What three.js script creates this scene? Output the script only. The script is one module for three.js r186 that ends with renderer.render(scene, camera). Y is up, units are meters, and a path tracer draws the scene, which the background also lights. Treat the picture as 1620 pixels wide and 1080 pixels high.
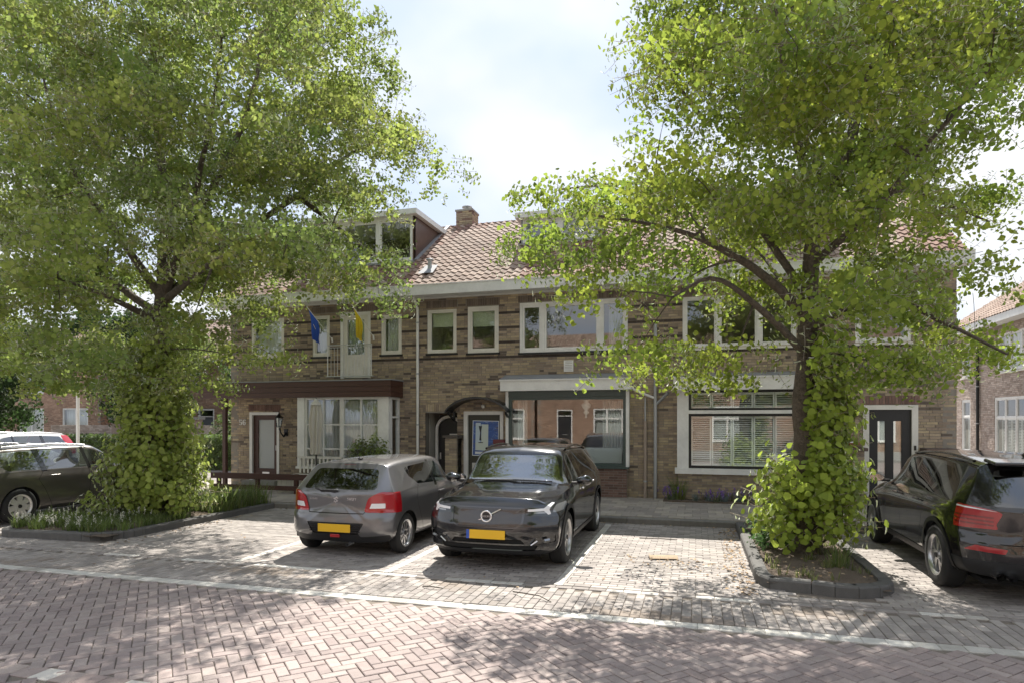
import * as THREE from 'three';
import { mergeGeometries, mergeVertices, toCreasedNormals } from 'three/addons/utils/BufferGeometryUtils.js';
import { RoundedBoxGeometry } from 'three/addons/geometries/RoundedBoxGeometry.js';
import { TextGeometry } from 'three/addons/geometries/TextGeometry.js';
import { FontLoader } from 'three/addons/loaders/FontLoader.js';
import { Brush, Evaluator, HOLLOW_SUBTRACTION, HOLLOW_INTERSECTION } from 'three-bvh-csg';
import { ImprovedNoise } from 'three/addons/math/ImprovedNoise.js';

// ---------------------------------------------------------------- camera, sky, sun, exposure
const scene = new THREE.Scene();
const camera = new THREE.PerspectiveCamera(2 * Math.atan(540 / 1010) * 180 / Math.PI, 1.5, 0.1, 600);
camera.position.set(0, 1.97, 15.7);
camera.rotation.y = 16.07 * Math.PI / 180;
camera.setViewOffset(1620, 1080, 0, -124, 1620, 1080);
const renderer = new THREE.WebGLRenderer({ antialias: true });
renderer.toneMapping = THREE.LinearToneMapping;
renderer.toneMappingExposure = 3.55;
renderer.shadowMap.enabled = true;
const SUNDIR = new THREE.Vector3(-0.13, 1, -0.76).normalize();
const sun = new THREE.DirectionalLight(new THREE.Color().setRGB(1, 0.95, 0.87), 3.15);
sun.position.copy(SUNDIR).multiplyScalar(60); sun.target.position.set(0, 0, 0);
sun.castShadow = true; sun.shadow.radius = 1;
Object.assign(sun.shadow.camera, { left: -35, right: 25, top: 30, bottom: -30, near: 1, far: 140 });
sun.shadow.mapSize.set(4096, 4096);
scene.add(sun, sun.target);

const perlin = new ImprovedNoise();
const fbm = (x, y, z, n = 4) => { let s = 0, a = 0.5, f = 1; for (let i = 0; i < n; i++, a *= 0.5, f *= 2.03) s += a * perlin.noise(x * f + 7.3 * i, y * f, z * f); return s; };
const sstep = (a, b, x) => { const t = Math.min(1, Math.max(0, (x - a) / (b - a))); return t * t * (3 - 2 * t); };
{
  const W = 1024, H = 512, data = new Float32Array(W * H * 4), SKY = 1;
  for (let j = 0; j < H; j++) {
    const el = ((j + 0.5) / H - 0.5) * Math.PI, y = Math.sin(el);
    for (let i = 0; i < W; i++) {
      const az = ((i + 0.5) / W - 0.5) * 2 * Math.PI, x = Math.cos(az) * Math.cos(el), z = Math.sin(az) * Math.cos(el);
      const k = Math.pow(Math.max(0, y), 0.5);
      let c = [0.25 - 0.05 * k, 0.278 - 0.038 * k, 0.322 - 0.004 * k];
      const q = 1.15 / (Math.max(0, y) + 0.22), n = fbm(x * q * 1.1 + 3.1, z * q * 1.1 - 1.7, 0.4, 6), cover = sstep(-0.2, 0.24, n + 0.06) * 0.78;
      const white = 0.32 + 0.07 * fbm(x * q * 2.2, z * q * 2.2, 3.3, 4);
      c = c.map((v) => v * (1 - cover) + white * cover);
      if (y < 0) c = [0.15, 0.145, 0.135];
      const o = (j * W + i) * 4;
      data[o] = c[0] * SKY; data[o + 1] = c[1] * SKY; data[o + 2] = c[2] * SKY; data[o + 3] = 1;
    }
  }
  const t = new THREE.DataTexture(data, W, H, THREE.RGBAFormat, THREE.FloatType);
  t.mapping = THREE.EquirectangularReflectionMapping; t.magFilter = THREE.LinearFilter; t.needsUpdate = true;
  scene.background = t; scene.environment = t;
}

// ---------------------------------------------------------------- helpers
let seedState = 12345;
const seed = (n) => { seedState = n | 0; };
const rnd = () => { seedState = (seedState + 0x6d2b79f5) | 0; let t = Math.imul(seedState ^ (seedState >>> 15), 1 | seedState); t = (t + Math.imul(t ^ (t >>> 7), 61 | t)) ^ t; return ((t ^ (t >>> 14)) >>> 0) / 4294967296; };
const rr = (a, b) => a + (b - a) * rnd();
const pick = (a) => a[Math.floor(rnd() * a.length)];
const gauss = () => (rnd() + rnd() + rnd() - 1.5) / 0.75;
const V = (x, y, z) => new THREE.Vector3(x, y, z);
const lin = (hex) => { const c = new THREE.Color(hex); return [c.r, c.g, c.b]; };
const mulc = (c, k) => [c[0] * k, c[1] * k, c[2] * k];
const mixc = (a, b, t) => [a[0] + (b[0] - a[0]) * t, a[1] + (b[1] - a[1]) * t, a[2] + (b[2] - a[2]) * t];

class MB {                                    // collects boxes, quads and geometries into one geometry with colours and uv in metres
  constructor() { this.P = []; this.N = []; this.U = []; this.C = []; this.I = []; this.n = 0; }
  quad(a, b, c, d, col = [1, 1, 1], du = 0, dv = 0) {
    const e1 = [b[0] - a[0], b[1] - a[1], b[2] - a[2]], e2 = [d[0] - a[0], d[1] - a[1], d[2] - a[2]];
    let n = [e1[1] * e2[2] - e1[2] * e2[1], e1[2] * e2[0] - e1[0] * e2[2], e1[0] * e2[1] - e1[1] * e2[0]];
    const l = Math.hypot(...n) || 1; n = n.map((v) => v / l);
    const ax = Math.abs(n[0]), ay = Math.abs(n[1]), az = Math.abs(n[2]);
    for (const p of [a, b, c, d]) {
      this.P.push(p[0], p[1], p[2]); this.N.push(n[0], n[1], n[2]); this.C.push(col[0], col[1], col[2]);
      if (ay >= ax && ay >= az) this.U.push(p[0] + du, p[2] + dv); else if (az >= ax) this.U.push(p[0] + du, p[1] + dv); else this.U.push(p[2] + du, p[1] + dv);
    }
    const k = this.n; this.I.push(k, k + 1, k + 2, k, k + 2, k + 3); this.n += 4; return this;
  }
  box(x0, y0, z0, x1, y1, z1, col = [1, 1, 1], faces = 63) {
    const du = 0, dv = 0, A = [x0, y0, z0], B = [x1, y0, z0], C = [x1, y1, z0], D = [x0, y1, z0], E = [x0, y0, z1], F = [x1, y0, z1], G = [x1, y1, z1], H = [x0, y1, z1];
    if (faces & 1) this.quad(F, B, C, G, col, du, dv);
    if (faces & 2) this.quad(A, E, H, D, col, du, dv);
    if (faces & 4) this.quad(H, G, C, D, col, du, dv);
    if (faces & 8) this.quad(A, B, F, E, col, du, dv);
    if (faces & 16) this.quad(E, F, G, H, col, du, dv);
    if (faces & 32) this.quad(B, A, D, C, col, du, dv);
    return this;
  }
  // a paving stone: turned by ang about y, chamfered top edge
  paver(cx, cz, ang, L, W, y, col, ch = 0.006, dep = 0.04, tx = 0, tz = 0) {
    const c = Math.cos(ang), s = Math.sin(ang), h = L / 2, w = W / 2;
    const p = (u, v, yy) => { const x = u * c + v * s, z = -u * s + v * c; return [cx + x, yy + x * tx + z * tz, cz + z]; };
    const r = (k, yy) => [p(-h + k, -w + k, yy), p(-h + k, w - k, yy), p(h - k, w - k, yy), p(h - k, -w + k, yy)];
    const T = r(ch, y), M = r(0, y - ch * 0.8), Bt = r(0, y - dep);
    this.quad(T[0], T[1], T[2], T[3], col);
    for (let i = 0; i < 4; i++) { const j = (i + 1) % 4; this.quad(M[i], M[j], T[j], T[i], col); this.quad(Bt[i], Bt[j], M[j], M[i], col); }
    return this;
  }
  add(g, m, col = [1, 1, 1]) {
    const q = m ? g.clone().applyMatrix4(m) : g, p = q.attributes.position, n = q.attributes.normal, u = q.attributes.uv, cc = q.attributes.color;
    for (let i = 0; i < p.count; i++) {
      this.P.push(p.getX(i), p.getY(i), p.getZ(i)); this.N.push(n.getX(i), n.getY(i), n.getZ(i));
      this.U.push(u ? u.getX(i) : 0, u ? u.getY(i) : 0);
      if (cc) this.C.push(cc.getX(i) * col[0], cc.getY(i) * col[1], cc.getZ(i) * col[2]); else this.C.push(col[0], col[1], col[2]);
    }
    if (q.index) for (let i = 0; i < q.index.count; i++) this.I.push(this.n + q.index.getX(i)); else for (let i = 0; i < p.count; i++) this.I.push(this.n + i);
    this.n += p.count; return this;
  }
  // bar between two points, w wide and h high (round when sides given)
  bar(a, b, w, h = w, col, sides = 0) {
    const A = V(...a), B = V(...b), L = A.distanceTo(B), g = sides ? new THREE.CylinderGeometry(w / 2, h / 2, L, sides) : new THREE.BoxGeometry(w, L, h);
    const q = new THREE.Quaternion().setFromUnitVectors(V(0, 1, 0), B.clone().sub(A).normalize());
    return this.add(g, new THREE.Matrix4().compose(A.add(B).multiplyScalar(0.5), q, V(1, 1, 1)), col);
  }
  // tapered tube through points with radii
  tube(pts, rad, sides = 6, col = [1, 1, 1]) {
    const up = V(0.31, 0.2, 0.93).normalize(), rings = [];
    let prev = null, len = 0;
    for (let i = 0; i < pts.length; i++) {
      const d = (pts[Math.min(i + 1, pts.length - 1)].clone().sub(pts[Math.max(i - 1, 0)])).normalize();
      let u = prev ? prev.clone().addScaledVector(d, -prev.dot(d)) : up.clone().addScaledVector(d, -up.dot(d));
      if (u.lengthSq() < 1e-6) u = V(1, 0, 0).addScaledVector(d, -d.x); u.normalize(); prev = u;
      const v = d.clone().cross(u); if (i) len += pts[i].distanceTo(pts[i - 1]);
      rings.push(this.n);
      for (let k = 0; k <= sides; k++) {
        const a = k / sides * 2 * Math.PI, n = u.clone().multiplyScalar(Math.cos(a)).addScaledVector(v, Math.sin(a)), r = rad[i];
        this.P.push(pts[i].x + n.x * r, pts[i].y + n.y * r, pts[i].z + n.z * r); this.N.push(n.x, n.y, n.z); this.U.push(k / sides * Math.max(0.2, r * 6.28), len); this.C.push(...col); this.n++;
      }
    }
    for (let i = 0; i + 1 < rings.length; i++) for (let k = 0; k < sides; k++) { const a = rings[i] + k, b = rings[i + 1] + k; this.I.push(a, a + 1, b + 1, a, b + 1, b); }
    return this;
  }
  geo() {
    const g = new THREE.BufferGeometry();
    g.setAttribute('position', new THREE.Float32BufferAttribute(this.P, 3)); g.setAttribute('normal', new THREE.Float32BufferAttribute(this.N, 3));
    g.setAttribute('uv', new THREE.Float32BufferAttribute(this.U, 2)); g.setAttribute('color', new THREE.Float32BufferAttribute(this.C, 3)); g.setIndex(this.I);
    return g;
  }
}
const B6 = (x0, y0, z0, x1, y1, z1, col) => new MB().box(x0, y0, z0, x1, y1, z1, col);

const used = new Map();
const numbered = (name) => { const n = used.get(name) || 0; used.set(name, n + 1); return n ? name + '_' + String(n).padStart(3, '0') : name; };
function mesh(name, g, m, parent) { const o = new THREE.Mesh(g instanceof MB ? g.geo() : g, m); o.name = parent ? name : numbered(name); o.castShadow = o.receiveShadow = true; (parent || scene).add(o); return o; }
function tag(o, label, category, group) { o.userData.label = label; o.userData.category = category; if (group) o.userData.group = group; return o; }
function thing(name, label, category, pos = [0, 0, 0], turn = 0, group) { const o = new THREE.Group(); o.name = numbered(name); o.position.set(...pos); o.rotation.y = turn; scene.add(o); return tag(o, label, category, group); }
function part(name, parent) { const o = new THREE.Group(); o.name = name; parent.add(o); return o; }
function structure(o, label) { o.userData.kind = 'structure'; if (label) o.userData.label = label; return o; }
function stuff(o) { o.userData.kind = 'stuff'; return o; }

// ---------------------------------------------------------------- textures and materials
function tex(size, fn, rep = 1, srgb = false) {      // fn(u, v) -> [r, g, b] 0..1, tiled over 1 / rep metres
  const d = new Uint8Array(size * size * 4);
  for (let j = 0; j < size; j++) for (let i = 0; i < size; i++) { const c = fn(i / size, j / size), o = (j * size + i) * 4; for (let k = 0; k < 3; k++) d[o + k] = Math.max(0, Math.min(255, c[k] * 255)); d[o + 3] = 255; }
  const t = new THREE.DataTexture(d, size, size, THREE.RGBAFormat); t.wrapS = t.wrapT = THREE.RepeatWrapping; t.magFilter = THREE.LinearFilter; t.minFilter = THREE.LinearMipmapLinearFilter;
  t.repeat.set(rep, rep); if (srgb) t.colorSpace = THREE.SRGBColorSpace; t.needsUpdate = true; return t;
}
const tileNoise = (u, v, f, oct = 4, z = 0) => { // tiles: 4D torus is overkill, blend the borders instead
  const n = (a, b) => fbm(a * f, b * f, z, oct), bu = u, bv = v;
  return n(u, v) * (1 - bu) * (1 - bv) + n(u - 1, v) * bu * (1 - bv) + n(u, v - 1) * (1 - bu) * bv + n(u - 1, v - 1) * bu * bv;
};
const grainTex = tex(512, (u, v) => { const n = 0.82 + 0.32 * tileNoise(u, v, 6, 5, 1.3) + 0.34 * tileNoise(u, v, 60, 2, 5.1); return [n, n * 0.995, n * 0.985]; }, 1.7);
const grainBump = tex(512, (u, v) => { const n = 0.5 + 0.5 * tileNoise(u, v, 40, 4, 2.2); return [n, n, n]; }, 2.3);
const streakTex = tex(256, (u, v) => { const n = 0.86 + 0.26 * tileNoise(u, v, 5, 5, 8.3) + 0.12 * tileNoise(u, v, 34, 3, 4.4); return [n, n, n]; }, 0.6);
const woodTex = tex(256, (u, v) => { const n = 0.8 + 0.5 * fbm(u * 3, v * 46, 2.2, 4) * (1 - 0.0) + 0.1 * tileNoise(u, v, 30, 2); return [n, n, n]; }, 0.9);
const barkTex = tex(512, (u, v) => { const n = 0.66 + 0.75 * tileNoise(u * 1, v, 9, 5, 3.1) + 0.35 * tileNoise(u, v, 42, 3, 1.1); return [n, n * 0.98, n * 0.95]; }, 2.2);
const barkBump = tex(512, (u, v) => { const a = Math.abs(tileNoise(u, v * 0.4, 26, 4, 9.1)) * 2.4, n = 0.2 + a; return [n, n, n]; }, 2.2);
const M = {};
const mat = (rgb, rough = 0.8, o = {}) => new THREE.MeshStandardMaterial({ color: new THREE.Color().setRGB(...rgb), roughness: rough, ...o });
const phys = (rgb, rough, o = {}) => new THREE.MeshPhysicalMaterial({ color: new THREE.Color().setRGB(...rgb), roughness: rough, ...o });
M.paver = mat([1, 1, 1], 0.88, { vertexColors: true, map: grainTex, bumpMap: grainBump, bumpScale: 0.004 });
M.brick = mat([1, 1, 1], 0.9, { vertexColors: true, map: grainTex, bumpMap: grainBump, bumpScale: 0.004 });
M.mortar = mat([0.3, 0.27, 0.235], 0.95, { map: grainTex });
M.roofTile = mat([0.8, 0.8, 0.8], 0.92, { vertexColors: true, map: streakTex, bumpMap: grainBump, bumpScale: 0.003 });
M.white = mat([0.84, 0.83, 0.8], 0.45, { map: streakTex });
M.cream = mat([0.78, 0.75, 0.68], 0.5, { map: streakTex });
M.gutter = mat([0.8, 0.8, 0.78], 0.5, { map: streakTex });
M.lead = mat([0.3, 0.31, 0.33], 0.55, { map: streakTex });
M.darkGreen = mat([0.05, 0.075, 0.068], 0.35);
M.black = mat([0.012, 0.012, 0.013], 0.45);
M.oliveDoor = mat([0.028, 0.032, 0.02], 0.35, { map: woodTex });
M.brownWood = mat([0.085, 0.034, 0.022], 0.5, { map: woodTex });
M.brownPanel = mat([0.1, 0.055, 0.04], 0.4, { map: streakTex });
M.concrete = mat([0.3, 0.29, 0.275], 0.9, { vertexColors: true, map: grainTex, bumpMap: grainBump, bumpScale: 0.003 });
M.soil = mat([0.15, 0.115, 0.085], 1, { map: grainTex, bumpMap: grainBump, bumpScale: 0.03 });
M.sand = mat([0.2, 0.17, 0.14], 1, { map: grainTex, bumpMap: grainBump, bumpScale: 0.01 });
M.zinc = mat([0.38, 0.39, 0.4], 0.4, { metalness: 0.4 });
M.steel = mat([0.62, 0.62, 0.62], 0.3, { metalness: 0.9 });
M.pane = phys([0.93, 0.97, 0.96], 0.0, { transmission: 1, thickness: 0, ior: 2.35 });
M.frosted = phys([0.62, 0.64, 0.64], 0.5, { transmission: 0.35, thickness: 0, ior: 1.5 });
M.inner = mat([0.5, 0.47, 0.42], 0.9);
M.innerFloor = mat([0.22, 0.15, 0.09], 0.6);
M.curtain = phys([0.7, 0.7, 0.68], 0.95, { transmission: 0.35, thickness: 0, side: THREE.DoubleSide });
M.blind = mat([0.9, 0.9, 0.87], 0.6);
M.bark = mat([0.2, 0.165, 0.13], 0.95, { map: barkTex, bumpMap: barkBump, bumpScale: 0.03 });
// ---------------------------------------------------------------- the ground: far sheet, road, parking bays, pavement, kerbs, islands
structure(mesh('ground', new MB().box(-160, -0.35, -160, 160, -0.3, 160), mat([0.2, 0.19, 0.16], 1)));
// joints at the seam of two pieces are filled by the sheets below the stones
const road = structure(mesh('road', new MB().box(-60, -0.2, 9.24, 40, -0.013, 17.6), M.sand));
const bays = structure(mesh('parking_bays', new MB().box(-60, -0.2, 3.3, 40, -0.014, 9.24), M.sand));
const walk = structure(mesh('pavement', new MB().box(-60, -0.2, -0.35, 40, 0.088, 3.3), M.sand));
const EYE = V(0, 1.97, 15.7), FWD = V(-Math.sin(16.07 * Math.PI / 180), 0, -Math.cos(16.07 * Math.PI / 180)), RGT = V(-FWD.z, 0, FWD.x);
// stones: list of [cx, cz, ang, L, W, y, colour, tilt x, tilt z]; the nearest 300 that lie before the house front become single stones, the others one field
function stones(list, parent, name, m, dep = 0.04, ch = 0.006) {
  const score = (s) => { const dx = s[0] - EYE.x, dz = s[1] - EYE.z, d = dx * FWD.x + dz * FWD.z, l = Math.abs(dx * RGT.x + dz * RGT.z); return d > 4.9 && l < d * 0.78 ? d : 1e3 + d; };
  list.sort((a, b) => score(a) - score(b));
  const field = new MB();
  list.forEach((s, i) => {
    if (i < 300) mesh(name, new MB().paver(s[0], s[1], s[2], s[3], s[4], s[5], s[6], ch, dep, s[7], s[8]), m, parent);
    else field.paver(s[0], s[1], s[2], s[3], s[4], s[5], s[6], ch, dep, s[7], s[8]);
  });
  stuff(mesh(name + '_field', field, m, parent));
}
seed(11);
{ // road: clinkers in herringbone at 45 degrees
  const L = 0.2, W = 0.1, list = [], c45 = Math.SQRT1_2, pal = ['#9a8c86', '#93847e', '#a0928b', '#8c7d78', '#9c8b84', '#a5978f'].map(lin);
  const put = (px, pz, ang) => {            // pattern plane -> world, turned 45 degrees
    const x = (px - pz) * c45 - 4, z = (px + pz) * c45 + 12;
    if (x < -19 || x > 9 || z < 9.46 || z > 17.3) return;
    if (z > 11.83 && z < 12.04) return;
    const big = fbm(x * 0.35, z * 0.35, 2, 3), col = mulc(mixc(pick(pal), [0.29, 0.25, 0.245], 0.4), 1.08 * (0.93 + 0.14 * rnd() + 0.26 * big + 0.3 * Math.min(0, fbm(x * 1.7, z * 1.7, 6, 3))));
    list.push([x, z, ang - Math.PI / 4, L - rr(0.005, 0.01), W - rr(0.005, 0.01), rr(-0.003, 0.002) + 0.012 * fbm(x * 0.8, z * 0.8, 3, 2), col, gauss() * 0.008, gauss() * 0.008]);
  };
  // cell of the herringbone: every step along the diagonal one lying and one standing stone
  for (let i = -230; i < 230; i++) for (let j = -140; j < 140; j++) {
    const k = ((i - j) % 4 + 4) % 4;
    if (k === 0) put((i + 1) * W, (j + 0.5) * W, 0);
    if (k === 3) put((i + 0.5) * W, (j + 1) * W, Math.PI / 2);
  }
  // the far edge strip of the road: a line of stones across with white ones now and then
  for (let x = -19, n = 0; x < 9; x += 0.201, n++) list.push([x + 0.1, 11.935, 0, 0.195, 0.19, rr(-0.002, 0.001), n % 4 === 2 ? mulc(lin('#dcd6cc'), rr(0.8, 0.95)) : mulc(pick(pal), rr(1.1, 1.3)), gauss() * 0.006, gauss() * 0.006]);
  stones(list, road, 'clinker', M.paver);
}
{ // parking bays: rows of clinkers along the street, white lines of painted stones, a strip of upright clinkers and the weathered white edge line
  const list = [], pal = ['#9c9590', '#a29b95', '#958e89', '#a69f99', '#908984'].map(lin);
  const xl = [-8.45, -6.16, -3.86, -1.59, 3.9], inIsl = (x, z) => (x > 0.72 && x < 2.18 && z < 8.0 && !(z > 7.5 && (x < 1 || x > 1.9))) || (x < -9.15 && x > -11.6 && z < 7.7);
  const white = () => mulc(mixc(lin('#e6e2da'), lin('#aaa297'), Math.pow(rnd(), 2) * 0.45), rr(0.8, 0.98));
  const dash = (x) => [[-8.34, -7.74], [-7.05, -6.43], [-5.87, -4.6], [-4.09, -3.46], [-2.91, -2.1], [-1.02, -0.45], [0.0, 0.64], [2.19, 2.77], [4.2, 4.8]].some(([a, b]) => x > a && x < b);
  const tone = (x, z) => 1 + 0.3 * fbm(x * 0.6, z * 0.6, 5, 4);
  for (let r = 0, z = 3.42; z < 8.2; z += 0.1005, r++) {
    for (let x = -22 + (r % 2) * 0.1; x < 9; x += 0.2) {
      if (inIsl(x, z) || (x < -9.2 && x > -11.5 && z < 7.6)) continue;
      let iv = [[x - 0.097, x + 0.097]];                     // cut round the stones of the white lines
      if (z > 3.6) for (const v of xl) iv = iv.flatMap(([p, q]) => (v + 0.059 <= p || v - 0.059 >= q ? [[p, q]] : [[p, v - 0.059], [v + 0.059, q]]));
      for (const [p, q] of iv) if (q - p > 0.012) list.push([(p + q) / 2, z, 0, q - p, 0.094, rr(-0.003, 0.002), mulc(pick(pal), rr(0.92, 1.1) * tone(x, z)), gauss() * 0.008, gauss() * 0.008]);
    }
    if (r % 2 === 0) for (const v of xl) if (z > 3.6 && z < 8.1) list.push([v, z + 0.05, Math.PI / 2, 0.196, 0.11, rr(0, 0.002), v === -8.45 || (v === -6.16 && z < 6.3) ? mulc(pick(pal), 0.95) : white(), 0, 0]);
  }
  for (let x = -22; x < 9; x += 0.2) list.push([x + 0.1, 8.28, 0, 0.195, 0.1, rr(-0.001, 0.002), dash(x + 0.1) ? white() : mulc(pick(pal), rr(0.9, 1.05)), 0, 0]);
  for (let c = 0, x = -22; x < 9; x += 0.1005, c++) for (let z = 8.34 + (c % 2 ? 0 : 0.1); z < 9.22; z += 0.2005) {
    const a = Math.max(8.34, z), b = Math.min(9.22, z + 0.2); if (b - a < 0.04) continue;
    const brown = sstep(0.05, 0.3, fbm(x * 0.7, z * 1.6, 8, 4));
    list.push([x, (a + b) / 2, Math.PI / 2, b - a - 0.006, 0.094, rr(-0.004, 0.001), mulc(mixc(mulc(pick(pal), rr(0.92, 1.08)), lin('#7d6a55'), brown * 0.5), tone(x, z)), gauss() * 0.012, gauss() * 0.012]);
  }
  for (let x = -22; x < 9; x += 0.202) { const worn = sstep(-0.05, 0.4, fbm(x * 1.1, 2, 1, 4)); list.push([x + 0.1, 9.33, 0, 0.2, 0.16, rr(0, 0.003), mixc(mulc(lin('#d9d6ce'), rr(0.8, 0.98)), lin('#9b958c'), worn), 0, 0]); }
  stones(list, bays, 'paving_brick', M.paver);
}
{ // pavement: square concrete tiles in half bond
  const list = [], pal = [lin('#a09890'), lin('#a79f95'), lin('#989089'), lin('#ada498')];
  for (let r = 0, z = 3.12; z > -0.3; z -= 0.3005, r++) for (let x = -22 + (r % 2) * 0.15; x < 9; x += 0.3005) {
    if (x > 0.0 - 0.6 && x < 2.7 && z < 0.55) continue;
    list.push([x, z - 0.15, 0, 0.296, 0.296, 0.1 + rr(-0.003, 0.003), mulc(pick(pal), rr(0.9, 1.1) * (1 + 0.25 * fbm(x * 0.5, z * 0.5, 3, 3))), gauss() * 0.006, gauss() * 0.006]);
  }
  stones(list, walk, 'paving_tile', M.paver, 0.05, 0.004);
}
// kerbs: one stone after the other
function kerb(pts, top, label, col, w = 0.13) {       // pts: closed or open line of [x, z], the stone lies to the left of the walking direction
  const k = structure(mesh('kerb', new MB().box(0, -0.3, 0, 0.01, -0.29, 0.01), M.concrete), label);
  for (let i = 0; i + 1 < pts.length; i++) {
    const a = pts[i], b = pts[i + 1], dx = b[0] - a[0], dz = b[1] - a[1], L = Math.hypot(dx, dz), n = Math.max(1, Math.round(L / 0.98)), nx = -dz / L, nz = dx / L;
    for (let j = 0; j < n; j++) {
      const s = j / n, e = (j + 1) / n, g = 0.004 / L, P0 = (t, o, y) => [a[0] + dx * t + nx * o, y, a[1] + dz * t + nz * o];
      const q = (o, y) => [P0(s + g, o, y), P0(e - g, o, y)], c = mulc(col, rr(0.88, 1.1)), m = new MB();
      const [a0, a1] = q(0, -0.1), [b0, b1] = q(0, top - 0.02), [c0, c1] = q(0.018, top), [d0, d1] = q(w, top), [e0, e1] = q(w, -0.1);
      m.quad(a1, a0, b0, b1, c).quad(b1, b0, c0, c1, c).quad(c1, c0, d0, d1, c).quad(d1, d0, e0, e1, c).quad(b0, a0, e0, d0, c).quad(c0, b0, d0, d0, c).quad(a1, b1, d1, e1, c).quad(b1, c1, d1, d1, c);
      mesh('kerb_stone', m, M.concrete, k);
    }
  }
}
const arc = (cx, cz, r, a0, a1, n) => Array.from({ length: n + 1 }, (_, i) => { const a = (a0 + (a1 - a0) * i / n) * Math.PI / 180; return [cx + r * Math.cos(a), cz + r * Math.sin(a)]; });
kerb([[9, 3.4], [2.2, 3.4]].map((p) => [p[0], p[1]]).reverse().map((p) => p).reverse(), 0.11, 'long grey concrete kerb along the pavement beyond the tree island', [0.75, 0.74, 0.72]);
kerb([[0.7, 3.4], [-9.1, 3.4]], 0.11, 'straight grey kerb between the pavement and the empty bay', [0.75, 0.74, 0.72]);
kerb([[-11.6, 3.4], [-22, 3.4]], 0.11, 'grey kerb in front of the parked wagon', [0.75, 0.74, 0.72]);
kerb([[2.2, 3.4], [2.2, 7.3], ...arc(1.75, 7.35, 0.45, 0, 60, 3), ...arc(1.62, 7.1, 0.75, 62, 118, 3).slice(1), ...arc(1.25, 7.35, 0.55, 120, 180, 3).slice(1), [0.7, 3.4]], 0.12, 'dark rounded kerb round the bare tree island', [0.42, 0.42, 0.42], 0.15);
kerb([[-9.1, 3.4], [-9.1, 6.9], ...arc(-9.75, 6.95, 0.65, 0, 85, 6), [-11.1, 7.75], ...arc(-11.1, 7.25, 0.5, 90, 180, 4).slice(1), [-11.6, 3.4]], 0.12, 'dark kerb round the overgrown grassy island', [0.42, 0.42, 0.42], 0.15);
function island(name, x0, x1, z0, z1, label) {        // lumpy soil
  const nx = 40, nz = 60, g = new THREE.PlaneGeometry(1, 1, nx, nz); g.rotateX(-Math.PI / 2);
  const p = g.attributes.position, u = g.attributes.uv;
  for (let i = 0; i < p.count; i++) {
    const x = x0 + (p.getX(i) + 0.5) * (x1 - x0), z = z0 + (p.getZ(i) + 0.5) * (z1 - z0), e = Math.min(x - x0, x1 - x, z1 - z) / 0.3;
    p.setXYZ(i, x, 0.075 + 0.05 * Math.min(1, Math.max(0, e)) + 0.05 * fbm(x * 2.5, z * 2.5, 4, 4), z); u.setXY(i, x, z);
  }
  g.computeVertexNormals(); return structure(mesh(name, g, M.soil), label);
}
island('soil_bed', 0.8, 2.1, 3.45, 7.72, 'bare brown soil of the tree island'); island('soil_bed', -11.5, -9.2, 3.45, 7.6, 'weedy soil under the dense tree');
// ---------------------------------------------------------------- brick walls
const BRK = { brown: ['#ab9a87', '#b2a18a', '#a2917f', '#b8a78b', '#bdab8d', '#9b8b7c', '#ae9d87'].map(lin), dark: ['#776a60', '#7f7167', '#6f635b'].map(lin), red: ['#84695f', '#8c7167', '#785f57'].map(lin), pale: ['#c0afa5', '#b7a599', '#c8b8ad', '#ae9c91'].map(lin), orange: ['#bb9a84', '#b08e78', '#c4a48e', '#a58672'].map(lin) };
const CH = 0.0625, BANDC = ['#544a44', '#5b504a', '#4d4440'].map(lin);
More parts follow.
